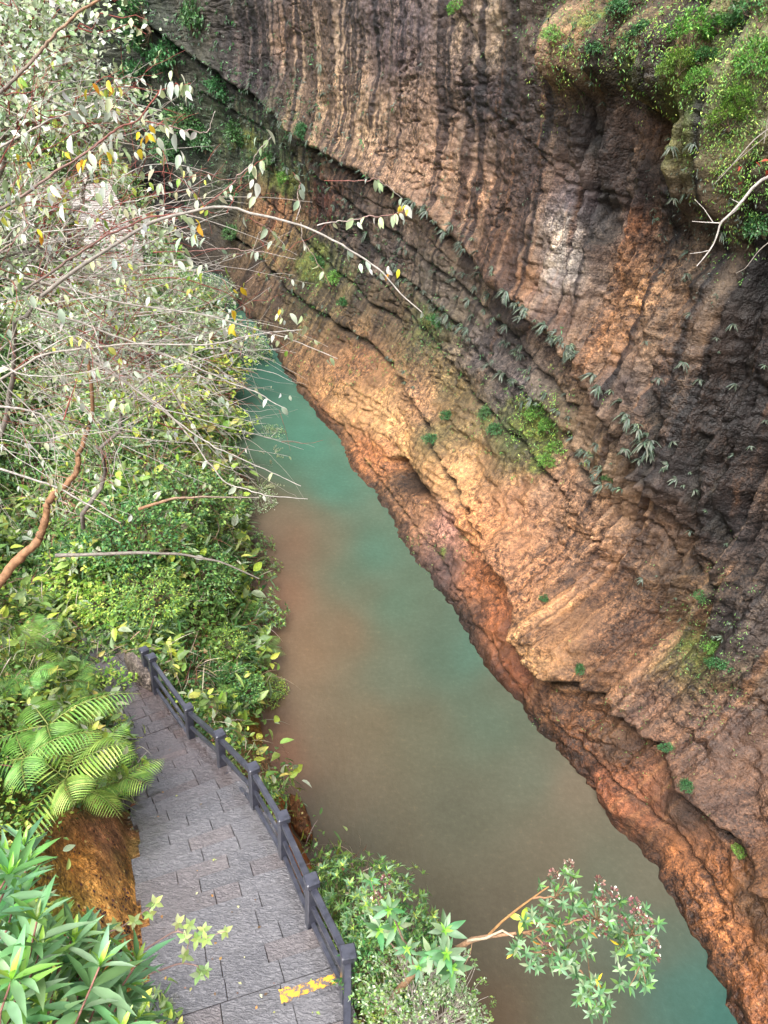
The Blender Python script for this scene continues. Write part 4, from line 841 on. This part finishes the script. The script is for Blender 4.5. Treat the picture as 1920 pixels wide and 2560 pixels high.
MB = [([(90, 640, 4.2), (150, 590, 4.1), (240, 530, 4), (330, 470, 3.9), (450, 443, 3.8), (560, 455, 3.7), (680, 490, 3.6), (760, 535, 3.6), (830, 585, 3.6), (860, 630, 3.6), (912, 675, 3.6)], .013, .0022, GRY * .8, PGR),
      ([(55, 625, 4.3), (130, 570, 4.2), (230, 500, 4.1), (320, 462, 4), (430, 455, 3.9)], .009, .003, GRY * .5, RED),
      ([(-30, 470, 4), (60, 420, 3.9), (160, 345, 3.8), (240, 300, 3.8), (310, 260, 3.7), (345, 195, 3.7)], .009, .003, GRY * .6, RED),
      ([(310, 262, 3.7), (380, 272, 3.7), (440, 283, 3.7), (465, 240, 3.7)], .004, .0015, RED, PGR),
      ([(345, 195, 3.7), (375, 185, 3.7), (412, 180, 3.7)], .003, .0015, RED, RED),
      ([(430, 455, 3.9), (500, 400, 3.8), (545, 350, 3.8), (590, 290, 3.7)], .004, .0015, RED, PGR),
      ([(490, 460, 3.9), (510, 410, 3.9), (530, 370, 3.9), (575, 340, 3.9)], .003, .0012, RED, RED),
      ([(640, 475, 3.7), (650, 430, 3.7), (662, 400, 3.7), (632, 372, 3.7)], .003, .0014, PGR, RED),
      ([(685, 487, 3.6), (750, 465, 3.6), (820, 452, 3.6), (880, 455, 3.6)], .004, .0014, PGR, RED),
      ([(650, 480, 3.7), (655, 530, 3.7), (690, 590, 3.7), (715, 620, 3.7)], .0025, .001, PGR, RED),
      ([(700, 390, 3.7), (800, 395, 3.7), (840, 400, 3.7), (870, 430, 3.7)], .0025, .001, RED, PGR),
      ([(540, 470, 3.8), (570, 500, 3.8), (615, 528, 3.8)], .0025, .001, RED, PGR),
      ([(-30, 575, 4.4), (60, 490, 4.4), (30, 350, 4.4)], .006, .002, GRY, RED),
      ([(0, 820, 4.6), (100, 760, 4.5), (300, 740, 4.4), (450, 745, 4.3), (560, 720, 4.3), (655, 712, 4.2)], .010, .002, GRY, PGR),
      ([(60, 660, 4.5), (250, 720, 4.4), (420, 790, 4.3), (560, 850, 4.3), (620, 885, 4.3)], .009, .0015, GRY, PGR),
      ([(120, 700, 4.5), (300, 850, 4.4), (450, 960, 4.3), (560, 1010, 4.3), (650, 1050, 4.3)], .008, .0015, GRY, PGR),
      ([(200, 780, 4.6), (360, 880, 4.5), (500, 1040, 4.4), (590, 1070, 4.3), (665, 1078, 4.3)], .008, .0015, GRY, PGR),
      ([(50, 600, 4.5), (250, 650, 4.4), (450, 680, 4.3), (600, 725, 4.3), (730, 775, 4.2)], .008, .0015, GRY, PGR),
      ([(330, 545, 4.2), (460, 540, 4.2), (560, 550, 4.2), (640, 560, 4.2)], .004, .0012, RED, PGR),
      ([(0, 200, 4.5), (100, 100, 4.5), (240, -20, 4.5)], .012, .006, GRY * .7, BRN),
      ([(-20, 330, 4.4), (120, 250, 4.4), (260, 210, 4.4), (350, 240, 4.4)], .008, .002, GRY, PGR)]
allq = []
for pts, r0, r1, c0, c1 in MB:
    W = br(pts, r0 * .75, r1, c0, c1, ba, 44, 6, .009); allq.append(W)
# the tangle
def twig_arc(x0, y0, ang, length, rr, c, r0, bend):
    n = 16; u = np.linspace(0, 1, n); a = math.radians(ang) + bend * (u - .2); xs_ = x0 + np.cumsum(np.cos(a)) * length / n; ys_ = y0 + np.cumsum(np.sin(a)) * length / n
    r_ = rr + rng.uniform(-.5, .5) * u; W = np.array([at_r(a_, b_, c_) for a_, b_, c_ in zip(xs_, ys_, r_)]) - T0; W[1:] += np.cumsum(np.cumsum(rng.normal(0, .0035, (n - 1, 3)), 0), 0)
    ta.tube(W, np.linspace(r0, r0 * .3, n), c, 4); return W, xs_, ys_
tw = []
for k in range(250):
    x0, y0 = rng.uniform(-80, 330), rng.uniform(440, 960); ang = rng.normal(8, 32); ln = rng.uniform(110, 400)
    if x0 + ln > 640: ln = 640 - x0
    c = [GRY, PGR, PGR, GRY * 1.1, RED, GRY * .7, PGR][int(rng.integers(7))]; tw.append((twig_arc(x0, y0, ang, ln, rng.uniform(4.2, 6.5), c, rng.uniform(.0014, .0042), rng.uniform(-.9, 1.4)), ang, ln))
for k in range(70):
    x0, y0 = rng.uniform(-40, 330), rng.uniform(200, 520); c = [RED, GRY, RED, PGR][int(rng.integers(4))]; tw.append((twig_arc(x0, y0, rng.normal(-15, 40), rng.uniform(80, 220), rng.uniform(4, 5.5), c, rng.uniform(.0015, .0035), rng.uniform(-.5, .8)), 0, 150))
for (W, xs_, ys_), ang, ln in list(tw):
    for j in range(3):
        i = int(rng.integers(4, 15)); c = RED if rng.random() < .5 else PGR
        p = W[i]; q_ = p + norm(norm(W[i] - W[i - 3]) + .8 * rand_dir(1)[0]) * rng.uniform(.08, .3); ta.tube(curve_pts(p, q_, rng.uniform(-.1, .1), 5, .05), np.linspace(.0017, .0008, 5), c, 3)
for k in range(60):   # drooping sprays toward the river at the right end
    x0, y0 = rng.uniform(380, 520), rng.uniform(720, 1000); twig_arc(x0, y0, rng.normal(22, 16), rng.uniform(80, 170), rng.uniform(4.2, 5.2), PGR if rng.random() < .6 else GRY, .0018, rng.uniform(-.3, .8))
# leaves: near pairs of whitish ovate leaves, some yellow
def put_leaves(acc, spots, cols, L, droop_dir=(0, 0, -1.)):
    P = np.array(spots); n = len(P); D = norm(rand_dir(n) * .7 + np.array(droop_dir)); leaves(acc, P, D, norm(rand_dir(n) * .6 + [0, -.5, .8]), L * rng.uniform(.6, 1.2, n), .85, palette(n, cols, .12), OVATE)
WHT = [(175, 195, 170), (200, 210, 195), (215, 222, 212), (150, 175, 130), (190, 200, 160)]  # leaf colours lightened to carry sky reflection and haze
sp = [at_r(x + rng.normal(0, 9), y + rng.normal(0, 9), 3.65) - T0 for x, y in [(412, 178), (400, 172), (385, 180), (360, 172), (345, 190), (330, 225), (310, 232), (345, 250), (360, 285), (340, 290), (320, 290), (200, 205), (225, 190), (235, 215), (245, 230), (150, 235), (165, 240), (230, 290), (215, 295), (260, 320), (270, 325), (140, 290),
      (130, 300), (75, 290), (60, 285), (250, 335), (180, 330), (185, 350), (200, 355), (395, 352), (385, 358), (330, 370), (820, 395), (810, 400), (770, 462), (880, 450), (870, 455), (830, 470), (785, 560), (795, 572), (840, 590), (835, 598), (610, 672), (595, 660), (605, 680), (655, 712), (625, 722), (730, 768), (555, 410), (545, 418), (560, 415), (580, 288),
      (440, 570), (420, 530), (400, 540), (385, 530), (360, 545), (350, 520), (430, 520), (370, 560), (455, 525), (70, 640), (35, 625), (60, 640), (120, 650), (130, 640), (15, 520), (30, 400), (20, 385), (45, 410), (100, 420), (110, 395), (130, 440), (215, 420), (230, 400), (310, 480), (290, 470), (245, 870), (230, 880), (215, 980), (265, 855), (275, 865), (150, 190), (140, 200)]]
put_leaves(la, sp, WHT, .06); put_leaves(la, [s + rng.normal(0, .035, 3) for s in sp], WHT, .045)
for (W, xs_, ys_), ang, ln in tw:
    if rng.random() < .75:
        ii = rng.integers(4, 16, 4); put_leaves(la, [W[i] for i in ii], WHT if rng.random() < .8 else G_YEL, .05)
for W in allq:
    if rng.random() < .8: ii = rng.integers(8, 44, 5); put_leaves(la, [W[i] for i in ii], WHT, .055)
yl = [at_r(x, y, 3.6) - T0 for x, y in [(300, 285), (315, 292), (310, 298), (180, 345), (172, 350), (220, 340), (425, 490), (430, 485), (865, 445), (880, 452), (605, 668), (840, 592), (200, 180), (245, 190), (90, 510), (60, 350), (520, 620), (500, 670), (505, 700)]]
put_leaves(ya, yl, [(225, 200, 40), (200, 180, 40), (190, 150, 40)], .045); put_leaves(ya, [s + rng.normal(0, .03, 3) for s in yl], [(215, 205, 60)], .05)
add('bough', ba.mesh('bough', True), M_BARK, tree); add('twigs', ta.mesh('twigs'), M_BARK, tree); add('leaves', la.mesh('leaves'), M_LEAF, tree); add('yellow_leaves', ya.mesh('yellow_leaves'), M_LEAF, tree)

# ---- small-leaved tree at top left (whitish crown)
def fine_tree(cx, cy, r, rx, ry, n, label):
    base = at_r(cx - 120, cy + 420, r + 1.5); o = empty('small_leaved_tree', Vector(base)); tag(o, label, 'tree', 'whitish small-leaved trees at the left'); fa, wa = Acc(), Acc()
    for k in range(n):
        a = rng.uniform(0, 6.28); q_ = rng.random() ** .5; tip = at_r(cx + rx * q_ * math.cos(a), cy + ry * q_ * math.sin(a), r + rng.uniform(-.9, .9)) - base
        mid = at_r(cx - 60 + .3 * rx * math.cos(a), cy + 60 + .3 * ry * math.sin(a), r) - base
        W = curve_pts(mid, tip, .12, 9, .05); wa.tube(W, np.linspace(.008, .0018, 9), GRY * .8 if k % 3 else RED, 4)
        if k == 0: hub_ = mid; wa.tube(curve_pts([0, 0, 0], mid, .05, 10), np.linspace(.03, .012, 10), GRY * .7, 6)
        elif k % 5 == 0: wa.tube(curve_pts(hub_, mid, .05, 6), np.linspace(.012, .007, 6), GRY * .7, 5)
        if abs((base + tip)[0] * 0 + project(base + tip)[0] - 218) < 62 and abs(project(base + tip)[1] - 465) < 90: continue
        m_ = 34; i = rng.integers(3, 9, m_); P = W[i] + rng.normal(0, .09, (m_, 3)); leaves(fa, P, rand_dir(m_), norm(rand_dir(m_) * .7 + [0, -.3, .8]), .05 * rng.uniform(.6, 1.3, m_), 1.25, palette(m_, WHT + G_PALE, .12), SMALL)
    add('branches', wa.mesh('branches'), M_BARK, o); add('crown', fa.mesh('crown'), M_LEAF, o)
fine_tree(90, 60, 7.0, 240, 120, 90, 'fine-twigged tree with tiny whitish leaves across the top left corner')
fine_tree(60, 210, 6.5, 220, 110, 60, 'fine-twigged tree with whitish leaves just below the top left corner')
fine_tree(120, 520, 7.5, 260, 150, 80, 'pale thin-leaved tree in the tangle of twigs at the left, beside the far stairs')
fine_tree(300, 720, 8.5, 250, 130, 80, 'pale thin-leaved tree at the lower end of the twig tangle, near the turquoise water')
fine_tree(250, 240, 7.2, 110, 60, 26, 'whitish spray of tiny leaves reaching right from the top left trees')

# ---- vegetation on the cliff
def tuft_proto(n, L, cols, hang=1.3):
    acc = Acc()
    for k in range(n):
        d = norm(np.array([rng.normal(0, .7), -abs(rng.normal(.6, .3)), rng.uniform(-.2, .7)])); l = L * rng.uniform(.6, 1.15); m_ = 6; t = np.linspace(0, 1, m_)
        P = d * l * t[:, None]; P[:, 2] -= hang * l * .6 * t ** 2; s = norm(np.cross(d, [0, 0, 1.])); wv = L * .075 * np.sin(np.pi * (t * .9 + .08)) ** .7
        V = np.stack([P - s * wv[:, None], P + [0, 0, .01], P + s * wv[:, None]], 1).reshape(-1, 3); F = []
        for j in range(m_ - 1): F += [3 * j, 3 * j + 1, 3 * j + 4, 3 * j + 3, 3 * j + 1, 3 * j + 2, 3 * j + 5, 3 * j + 4]
        acc.put(V, F, [4] * (2 * (m_ - 1)), palette(1, cols, .15)[0])
    return acc.mesh('cliff_fern')
TUFT = [tuft_proto(11, .34, G_GREY), tuft_proto(8, .3, G_GREY + [(110, 125, 95)]), tuft_proto(14, .36, G_GREY)]
def along(pts, n, off=(0, 0), sd_=8):
    pts = np.array(pts, float); L = np.concatenate([[0], np.cumsum(np.hypot(*np.diff(pts, axis=0).T))]); u = np.sort(rng.random(n)) * L[-1]
    return np.stack([np.interp(u, L, pts[:, 0]) + off[0] + rng.normal(0, sd_, n), np.interp(u, L, pts[:, 1]) + off[1] + rng.normal(0, sd_, n)], 1)
def cliff_ferns(spots, label, s0=1.):
    for x, y in spots:
        p, nn = on_cliff(x, y); nh = norm(np.array([nn[0], nn[1], 0])); o = add('cliff_fern', TUFT[int(rng.integers(3))], M_GREYLEAF, None, Vector(p + nn * .02))
        s = s0 * rng.uniform(.45, 1.0); o.scale = (s,) * 3; o.rotation_euler = (rng.normal(0, .2), rng.normal(0, .2), math.atan2(-nh[0], nh[1]) + math.pi + rng.normal(0, .4)); tag(o, label, 'fern', 'grey-green ferns hanging on the cliff')
cliff_ferns(along(CREV[0][0][2:], 105, (-8, 12), 7), 'small grey-green fern hanging below the long main crack of the cliff')
cliff_ferns(along(CREV[3][0], 90, (-4, 8), 10), 'small grey fern on the second ledge, below the main crack of the cliff', .95)
cliff_ferns(along([(820, 520), (950, 600), (1040, 660), (1130, 780), (1200, 880)], 38, (0, 0), 22), 'grey fern scattered on the dark beds between the two long cracks', .9)
cliff_ferns(along(CREV[4][0], 24, (0, 0), 12), 'small dull fern along the lower crack near the orange rock', .8)
cliff_ferns([(rng.uniform(1380, 1659), rng.uniform(420, 1400)) for _ in range(34)], 'grey fern clinging to the dark curtains at the right edge', .55)
cliff_ferns([(1440, 1000), (1460, 1035), (1480, 1050), (1500, 1060), (1350, 970), (1380, 990), (1290, 960), (1320, 1000), (1560, 1380), (1640, 1420), (1130, 870), (1180, 850), (1210, 890), (1230, 900), (1230, 930)], 'silvery fern on the rock step where the dark curtains end', .75)
cliff_ferns([(1230, 85), (1220, 100), (1300, 220), (1440, 300), (1450, 320), (1280, 180), (1500, 310), (1190, 40), (1200, 100), (1330, 200), (1530, 480), (1480, 420), (1560, 500)], 'grey fern under the mossy overhang at the top right', .6)
cliff_ferns([(rng.uniform(440, 700), rng.uniform(120, 420)) for _ in range(34)], 'dull fern on the shaded green part of the cliff at upper left', 1.2)
# leafy clumps on the cliff
P_CL = [shrub_proto(1, 230, .14, [(95, 145, 60), (118, 165, 70), (75, 120, 52), (140, 180, 85)], 'spray', SMALL, 1.1, .6, lpt=7, twig=.01) for _ in range(2)]
P_CD = [shrub_proto(1, 220, .16, [(60, 105, 60), (75, 125, 70), (50, 88, 50), (90, 135, 80)], 'spray', SMALL, 1.1, .6, lpt=7, twig=.01) for _ in range(2)]
for x, y, s, pr, lab in [(1490, 90, .42, P_CL, 'bright green clump on the top right overhang, upper part'), (1470, 150, .45, P_CL, 'lush bright clump hanging from the top right overhang'), (1520, 130, .38, P_CD, 'darker leafy clump beside the lush one on the overhang'), (1440, 160, .28, P_CL, 'small bright clump at the left lip of the overhang'), (1510, 185, .3, P_CL, 'bright clump at the lower lip of the overhang'),
                         (1620, 150, .4, P_CL, 'bright leafy clump on the mossy rib near the top right corner'), (1600, 220, .4, P_CL, 'bright clump further down the mossy rib'), (1580, 270, .35, P_CL, 'lowest bright clump on the mossy rib'), (1645, 40, .45, P_CD, 'dark clump in the top right corner'), (1560, 60, .3, P_CD, 'small dark clump above the mossy rib'),
                         (1340, 20, .3, P_CD, 'green clump at the top edge above the orange dripstone'), (1290, 110, .2, P_CD, 'small clump on the orange dripstone'), (1190, 75, .22, P_CL, 'yellow-green clump at the left end of the overhang'), (1380, 70, .25, P_CD, 'dark clump over the hollow of the overhang'), (990, 20, .25, P_CL, 'yellow-green tuft at the top of the streaked wall'),
                         (1160, 890, .42, P_CL, 'long bright patch of plants on the mid cliff, upper part'), (1185, 930, .34, P_CL, 'bright patch of plants on the mid cliff, middle part'), (1200, 975, .4, P_CL, 'bright patch of plants on the mid cliff, lowest part'), (1180, 1000, .28, P_CL, 'small bright tip of the patch on the mid cliff'), (1055, 890, .35, P_CD, 'dull green plants left of the bright patch on the mid cliff'), (1070, 930, .3, P_CD, 'small dull green plants below the others on the mid cliff'),
                         (935, 700, .45, P_CD, 'green growth on the bedded rock in the middle of the cliff'), (965, 900, .28, P_CD, 'little dark plant above the small cave'), (930, 950, .28, P_CD, 'little dark plant just right of the small cave'), (690, 570, .6, P_CD, 'green plants hanging under the long arching branch'), (720, 610, .45, P_CL, 'brighter plants right of the ones under the arching branch'),
                         (620, 390, .75, P_CL, 'bright bush on the cliff above the orange patch'), (585, 360, .8, P_CD, 'dark bush left of the bright one on the cliff'), (545, 385, .7, P_CD, 'round dark bush on the shaded cliff'), (510, 300, 1.0, P_CD, 'dark bush high on the shaded cliff'), (440, 320, 1.3, P_CD, 'broad dark bush above the dark hollow'), (400, 260, 1.5, P_CD, 'dark green bush on the shaded far cliff'), (470, 200, 1.2, P_CD, 'dull bush on the far cliff below the main crack'), (380, 150, 1.8, P_CD, 'dull green bush high on the far cliff'),
                         (320, 60, 2.0, P_CD, 'shaded bush at the top left end of the cliff'), (300, 180, 1.8, P_CD, 'shaded bush behind the whitish twigs'), (420, 60, 1.4, P_CD, 'greyish bush at the top edge beside the main crack'), (500, 510, .6, P_CD, 'bush at the foot of the shaded cliff near the far water'), (360, 330, 1.2, P_CD, 'bush directly above the dark hollow'), (500, 420, .7, P_CD, 'small bush between the orange patch and the dark hollow'),
                         (1530, 1400, .3, P_CL, 'sparse green plants at the right edge above the orange bulge'), (1555, 1440, .26, P_CD, 'small dark plants right of the orange bulge'), (1510, 1290, .24, P_CD, 'scattered plants between the bulge and the dark curtains'), (1595, 1840, .16, P_CL, 'tiny bright plant near the lower right rock edge'), (1250, 1450, .16, P_CD, 'little plant in the shade under the orange bulge'), (1480, 1700, .18, P_CD, 'small plant in the shaded crack at lower right'), (1440, 1620, .18, P_CD, 'small plant under the rock shelf at lower right'),
                         (1640, 430, .45, P_CL, 'bright bush at the right edge below the overhang'), (1650, 500, .4, P_CD, 'dark bush at the right edge below the bright one'), (1175, 1290, .16, P_CD, 'tiny plant in the hollow left of the orange bulge'), (1315, 1040, .2, P_CD, 'small plant on the brown slope under the main crack'), (650, 290, .5, P_CD, 'dull plants under the main crack above the bright bush'), (740, 660, .4, P_CD, 'dull plants below the brighter ones under the arching branch')]:
    p, nn = on_cliff(x, y); o = plant('cliff_shrub', pr, Vector(p - [0, 0, .15 * s]), s, lab, 'shrub', 'leafy clumps on the cliff', M_LEAF); o.scale = (s * rng.uniform(.6, 1.3), s * rng.uniform(.6, 1.2), s * rng.uniform(.8, 1.7)); o.rotation_euler = (rng.normal(0, .35), rng.normal(0, .5), rng.uniform(0, 6.28))
# small leaves and weeds dotted over the cliff
acc = Acc()
def scatter(cx, cy, rx, ry, n, L, cols):
    for _ in range(n):
        x, y = cx + rng.normal(0, rx), cy + rng.normal(0, ry)
        if not (-50 < x < 1700 and -80 < y < 2250): continue
        p, nn = on_cliff(x, y); k = 5; P = p + nn * rng.uniform(0, .06, (k, 1)) + rng.normal(0, .06, (k, 3)); leaves(acc, P, norm(rand_dir(k) * .7 + nn * .6 + [0, 0, -.6]), norm(nn + .5 * rand_dir(k) + [0, 0, .5]), L * rng.uniform(.6, 1.3, k), 1.1, palette(k, cols), SLIM)
for a in [(560, 300, 90, 90, 420, .2, G_DARK + G_GREY), (380, 180, 90, 120, 500, .26, G_DARK + G_GREY), (690, 580, 60, 70, 120, .13, G_MID + G_DARK), (1160, 920, 40, 50, 120, .09, G_MID + G_YEL), (1060, 900, 50, 50, 80, .08, G_MID), (930, 710, 60, 50, 90, .1, G_MID + G_DARK), (1530, 1400, 50, 80, 150, .05, G_MID), (1600, 180, 60, 130, 420, .06, G_MID + G_YEL), (1480, 130, 60, 60, 220, .06, G_MID + G_YEL), (1640, 440, 40, 70, 160, .07, G_MID), (1210, 110, 30, 80, 80, .06, G_YEL), (1580, 330, 40, 90, 200, .06, G_MID + G_YEL),
          (1280, 60, 90, 60, 350, .07, G_MID + G_DARK), (1500, 60, 80, 60, 160, .08, G_MID + G_YEL), (1430, 1560, 120, 90, 60, .05, G_MID), (800, 600, 120, 90, 140, .11, G_GREY + G_DARK), (620, 640, 70, 70, 100, .13, G_MID + G_GREY), (1530, 450, 70, 90, 120, .07, G_GREY), (780, 790, 70, 30, 70, .1, G_MID), (920, 1180, 60, 40, 60, .06, G_MID), (620, 200, 120, 60, 140, .16, G_GREY), (900, 450, 130, 90, 90, .09, G_GREY)]: scatter(*a)
o = add('cliff_weeds', acc.mesh('cliff_weeds'), M_LEAF); tag(o, 'sprinkling of small weeds and moss plants over the ledges of the cliff', 'weeds', None, 'stuff')

# ---- bare white branch at the right edge
wb = Acc(); B0 = at_r(1680, 360, 6.5); o = empty('bare_branch', Vector(B0)); tag(o, 'bare whitish branch coming in from the right edge in front of the dark curtains', 'branch')
for pts, r0, r1, c in [([(1700, 370), (1640, 385), (1600, 440), (1570, 470), (1555, 480), (1550, 510), (1535, 540), (1505, 575)], .014, .004, PGR), ([(1555, 482), (1520, 480), (1495, 478)], .005, .002, PGR), ([(1540, 480), (1520, 450), (1500, 430)], .004, .0015, PGR), ([(1535, 540), (1515, 545), (1490, 548)], .004, .0015, PGR), ([(1570, 470), (1590, 455), (1600, 440), (1580, 430)], .004, .002, PGR),
                       ([(1700, 250), (1630, 300), (1570, 370), (1540, 400)], .006, .002, GRY), ([(1660, 290), (1600, 340), (1550, 385)], .003, .0015, GRY), ([(1690, 500), (1640, 540), (1610, 580), (1590, 590)], .004, .0015, GRY), ([(1650, 310), (1660, 250), (1665, 180)], .003, .0015, GRY)]:
    Q = sm(pts, 16); W = np.array([at_r(x, y, 6.5) for x, y in Q]) - B0; wb.tube(W, np.linspace(r0, r1, 16), c, 5)
add('wood', wb.mesh('wood', True), M_BARK, o); fa = Acc()
P = np.array([at_r(x + rng.normal(0, 6), y + rng.normal(0, 6), 6.45) - B0 for x, y in [(1640, 350), (1645, 360), (1600, 375), (1610, 385), (1650, 380), (1590, 370), (1655, 345)]]); leaves(fa, P, rand_dir(7), rand_dir(7), .05, 1, palette(7, [(150, 50, 45)]), OVATE); add('red_leaves', fa.mesh('red_leaves'), M_LEAF, o)

# ---- far stairs on the left bank
acc = Acc(); q0, q1 = at_r(248, 540, 40), at_r(190, 395, 52); d = q1 - q0; hd = norm(np.array([d[0], d[1], 0])); sd2 = np.array([hd[1], -hd[0], 0]); n = 26
for i in range(n):
    c = q0 + d * (i + .5) / n; L_s = np.hypot(d[0], d[1]) / n
    acc.box(c - [0, 0, 3.5], sd2, hd, [0, 0, 1], 1.25, L_s / 2 - .02, 3.5, lin(np.array([172, 162, 155.])) * rng.uniform(.85, 1.1), bev=.03)
    acc.box(c + [0, 0, .002] - hd * (L_s / 2 - .03), sd2, hd, [0, 0, 1], 1.2, .06, .03, lin(np.array([215, 210, 205.])), bev=.01)
o = add('far_stone_stairs', acc.mesh('far_stone_stairs', None), M_STONE); tag(o, kind='structure')

# ---- grey rock by the steps, dead leaves, gutter rubble
def rock(name, c, sx, sy, sz, rz, colr, label, cat='rock', seed=0):
    th, ph = np.meshgrid(np.linspace(0, np.pi, 26), np.linspace(0, 2 * np.pi, 40, endpoint=False), indexing='ij'); d = np.stack([np.sin(th) * np.cos(ph), np.sin(th) * np.sin(ph), np.cos(th)], -1)
    r = 1 + .22 * fbm(d[..., 0] * 1.7 + seed, d[..., 1] * 1.7, d[..., 2] * 1.7, 4, 200) + .1 * fbm(d[..., 0] * 6 + seed, d[..., 1] * 6, d[..., 2] * 6, 3, 201)
    V = d * r[..., None] * [sx, sy, sz]; idx = np.arange(26 * 40).reshape(26, 40); nx_ = np.roll(idx, -1, 1); F = np.stack([idx[:-1], nx_[:-1], nx_[1:], idx[1:]], -1).reshape(-1)
    me = make_mesh(name, V.reshape(-1, 3)[:, :], F[::-1].copy(), np.full(25 * 40, 4), np.broadcast_to(lin(np.array(colr, float)), (1040, 3)), True, {'sh': V.reshape(-1, 3) * 1.0})
    o = add(name, me, M_ROCK, None, Vector(c)); o.rotation_euler = (0, 0, rz); tag(o, label, cat); return o
rock('grey_rock', at_z(300, 1450, 3.4), .14, .62, .4, .75, (125, 115, 108), 'grey weathered rock beside the far end of the steps under drooping leaves', seed=3)
rock('bank_rock', at_z(648, 1770, .1), .22, .7, .35, .45, (120, 80, 45), 'wet brown rock at the water edge behind the fourth railing span', seed=9)
acc = Acc()
def ground_leaves(n, fx, fy, cols, L):
    x, y = fx(n), fy(n); px_ = [on_bank(a, b_) for a, b_ in zip(x, y)]; P = np.array(px_); nn = terr_n(P[:, 0], P[:, 1]); leaves(acc, P + nn * .02, norm(np.cross(nn, rand_dir(n))), norm(nn + .4 * rand_dir(n)), L * rng.uniform(.5, 1.3, n), 1.4, palette(n, cols, .2), SMALL)
ground_leaves(520, lambda n: rng.normal(230, 60, n), lambda n: rng.normal(1950, 110, n), [(200, 150, 80), (170, 110, 60), (90, 60, 60), (215, 190, 120), (70, 45, 50)], .05)
ground_leaves(120, lambda n: rng.normal(300, 14, n), lambda n: rng.normal(1760, 40, n), [(195, 205, 190), (150, 175, 140)], .045)
def path_leaves(n):
    x, y = rng.uniform(300, 740, n), rng.uniform(1560, 2212, n); P = []
    for a, b_ in zip(x, y):
        zc = 5.0
        for _ in range(4): p = at_z(a, b_, zc); zc = float(np.interp(p[1], ymid, zsm)) + .06
        if np.interp(p[1], KY, KXL) + .05 < p[0] < np.interp(p[1], KY, KXR) - .05: P.append(p)
    P = np.array(P); k = len(P); leaves(acc, P, rand_dir(k) * [1, 1, .1], norm(rand_dir(k) * .25 + [0, 0, 1]), .05 * rng.uniform(.5, 1.3, k), 1.2, palette(k, [(150, 160, 90), (170, 130, 70), (190, 190, 150), (110, 80, 60)], .2), SMALL)
path_leaves(90)
for cx, cy in [(268, 2005), (258, 2055), (285, 1970), (215, 1975), (265, 1945), (330, 1905), (225, 2020)]: ground_leaves(26, lambda n: rng.normal(cx, 7, n), lambda n: rng.normal(cy, 8, n), [(75, 45, 60), (110, 75, 85), (50, 30, 38)], .05)
o = add('fallen_leaves', acc.mesh('fallen_leaves'), M_GREYLEAF); tag(o, 'dead leaves and litter lying on the orange rock slope beside the steps', 'dead leaves', None, 'stuff')
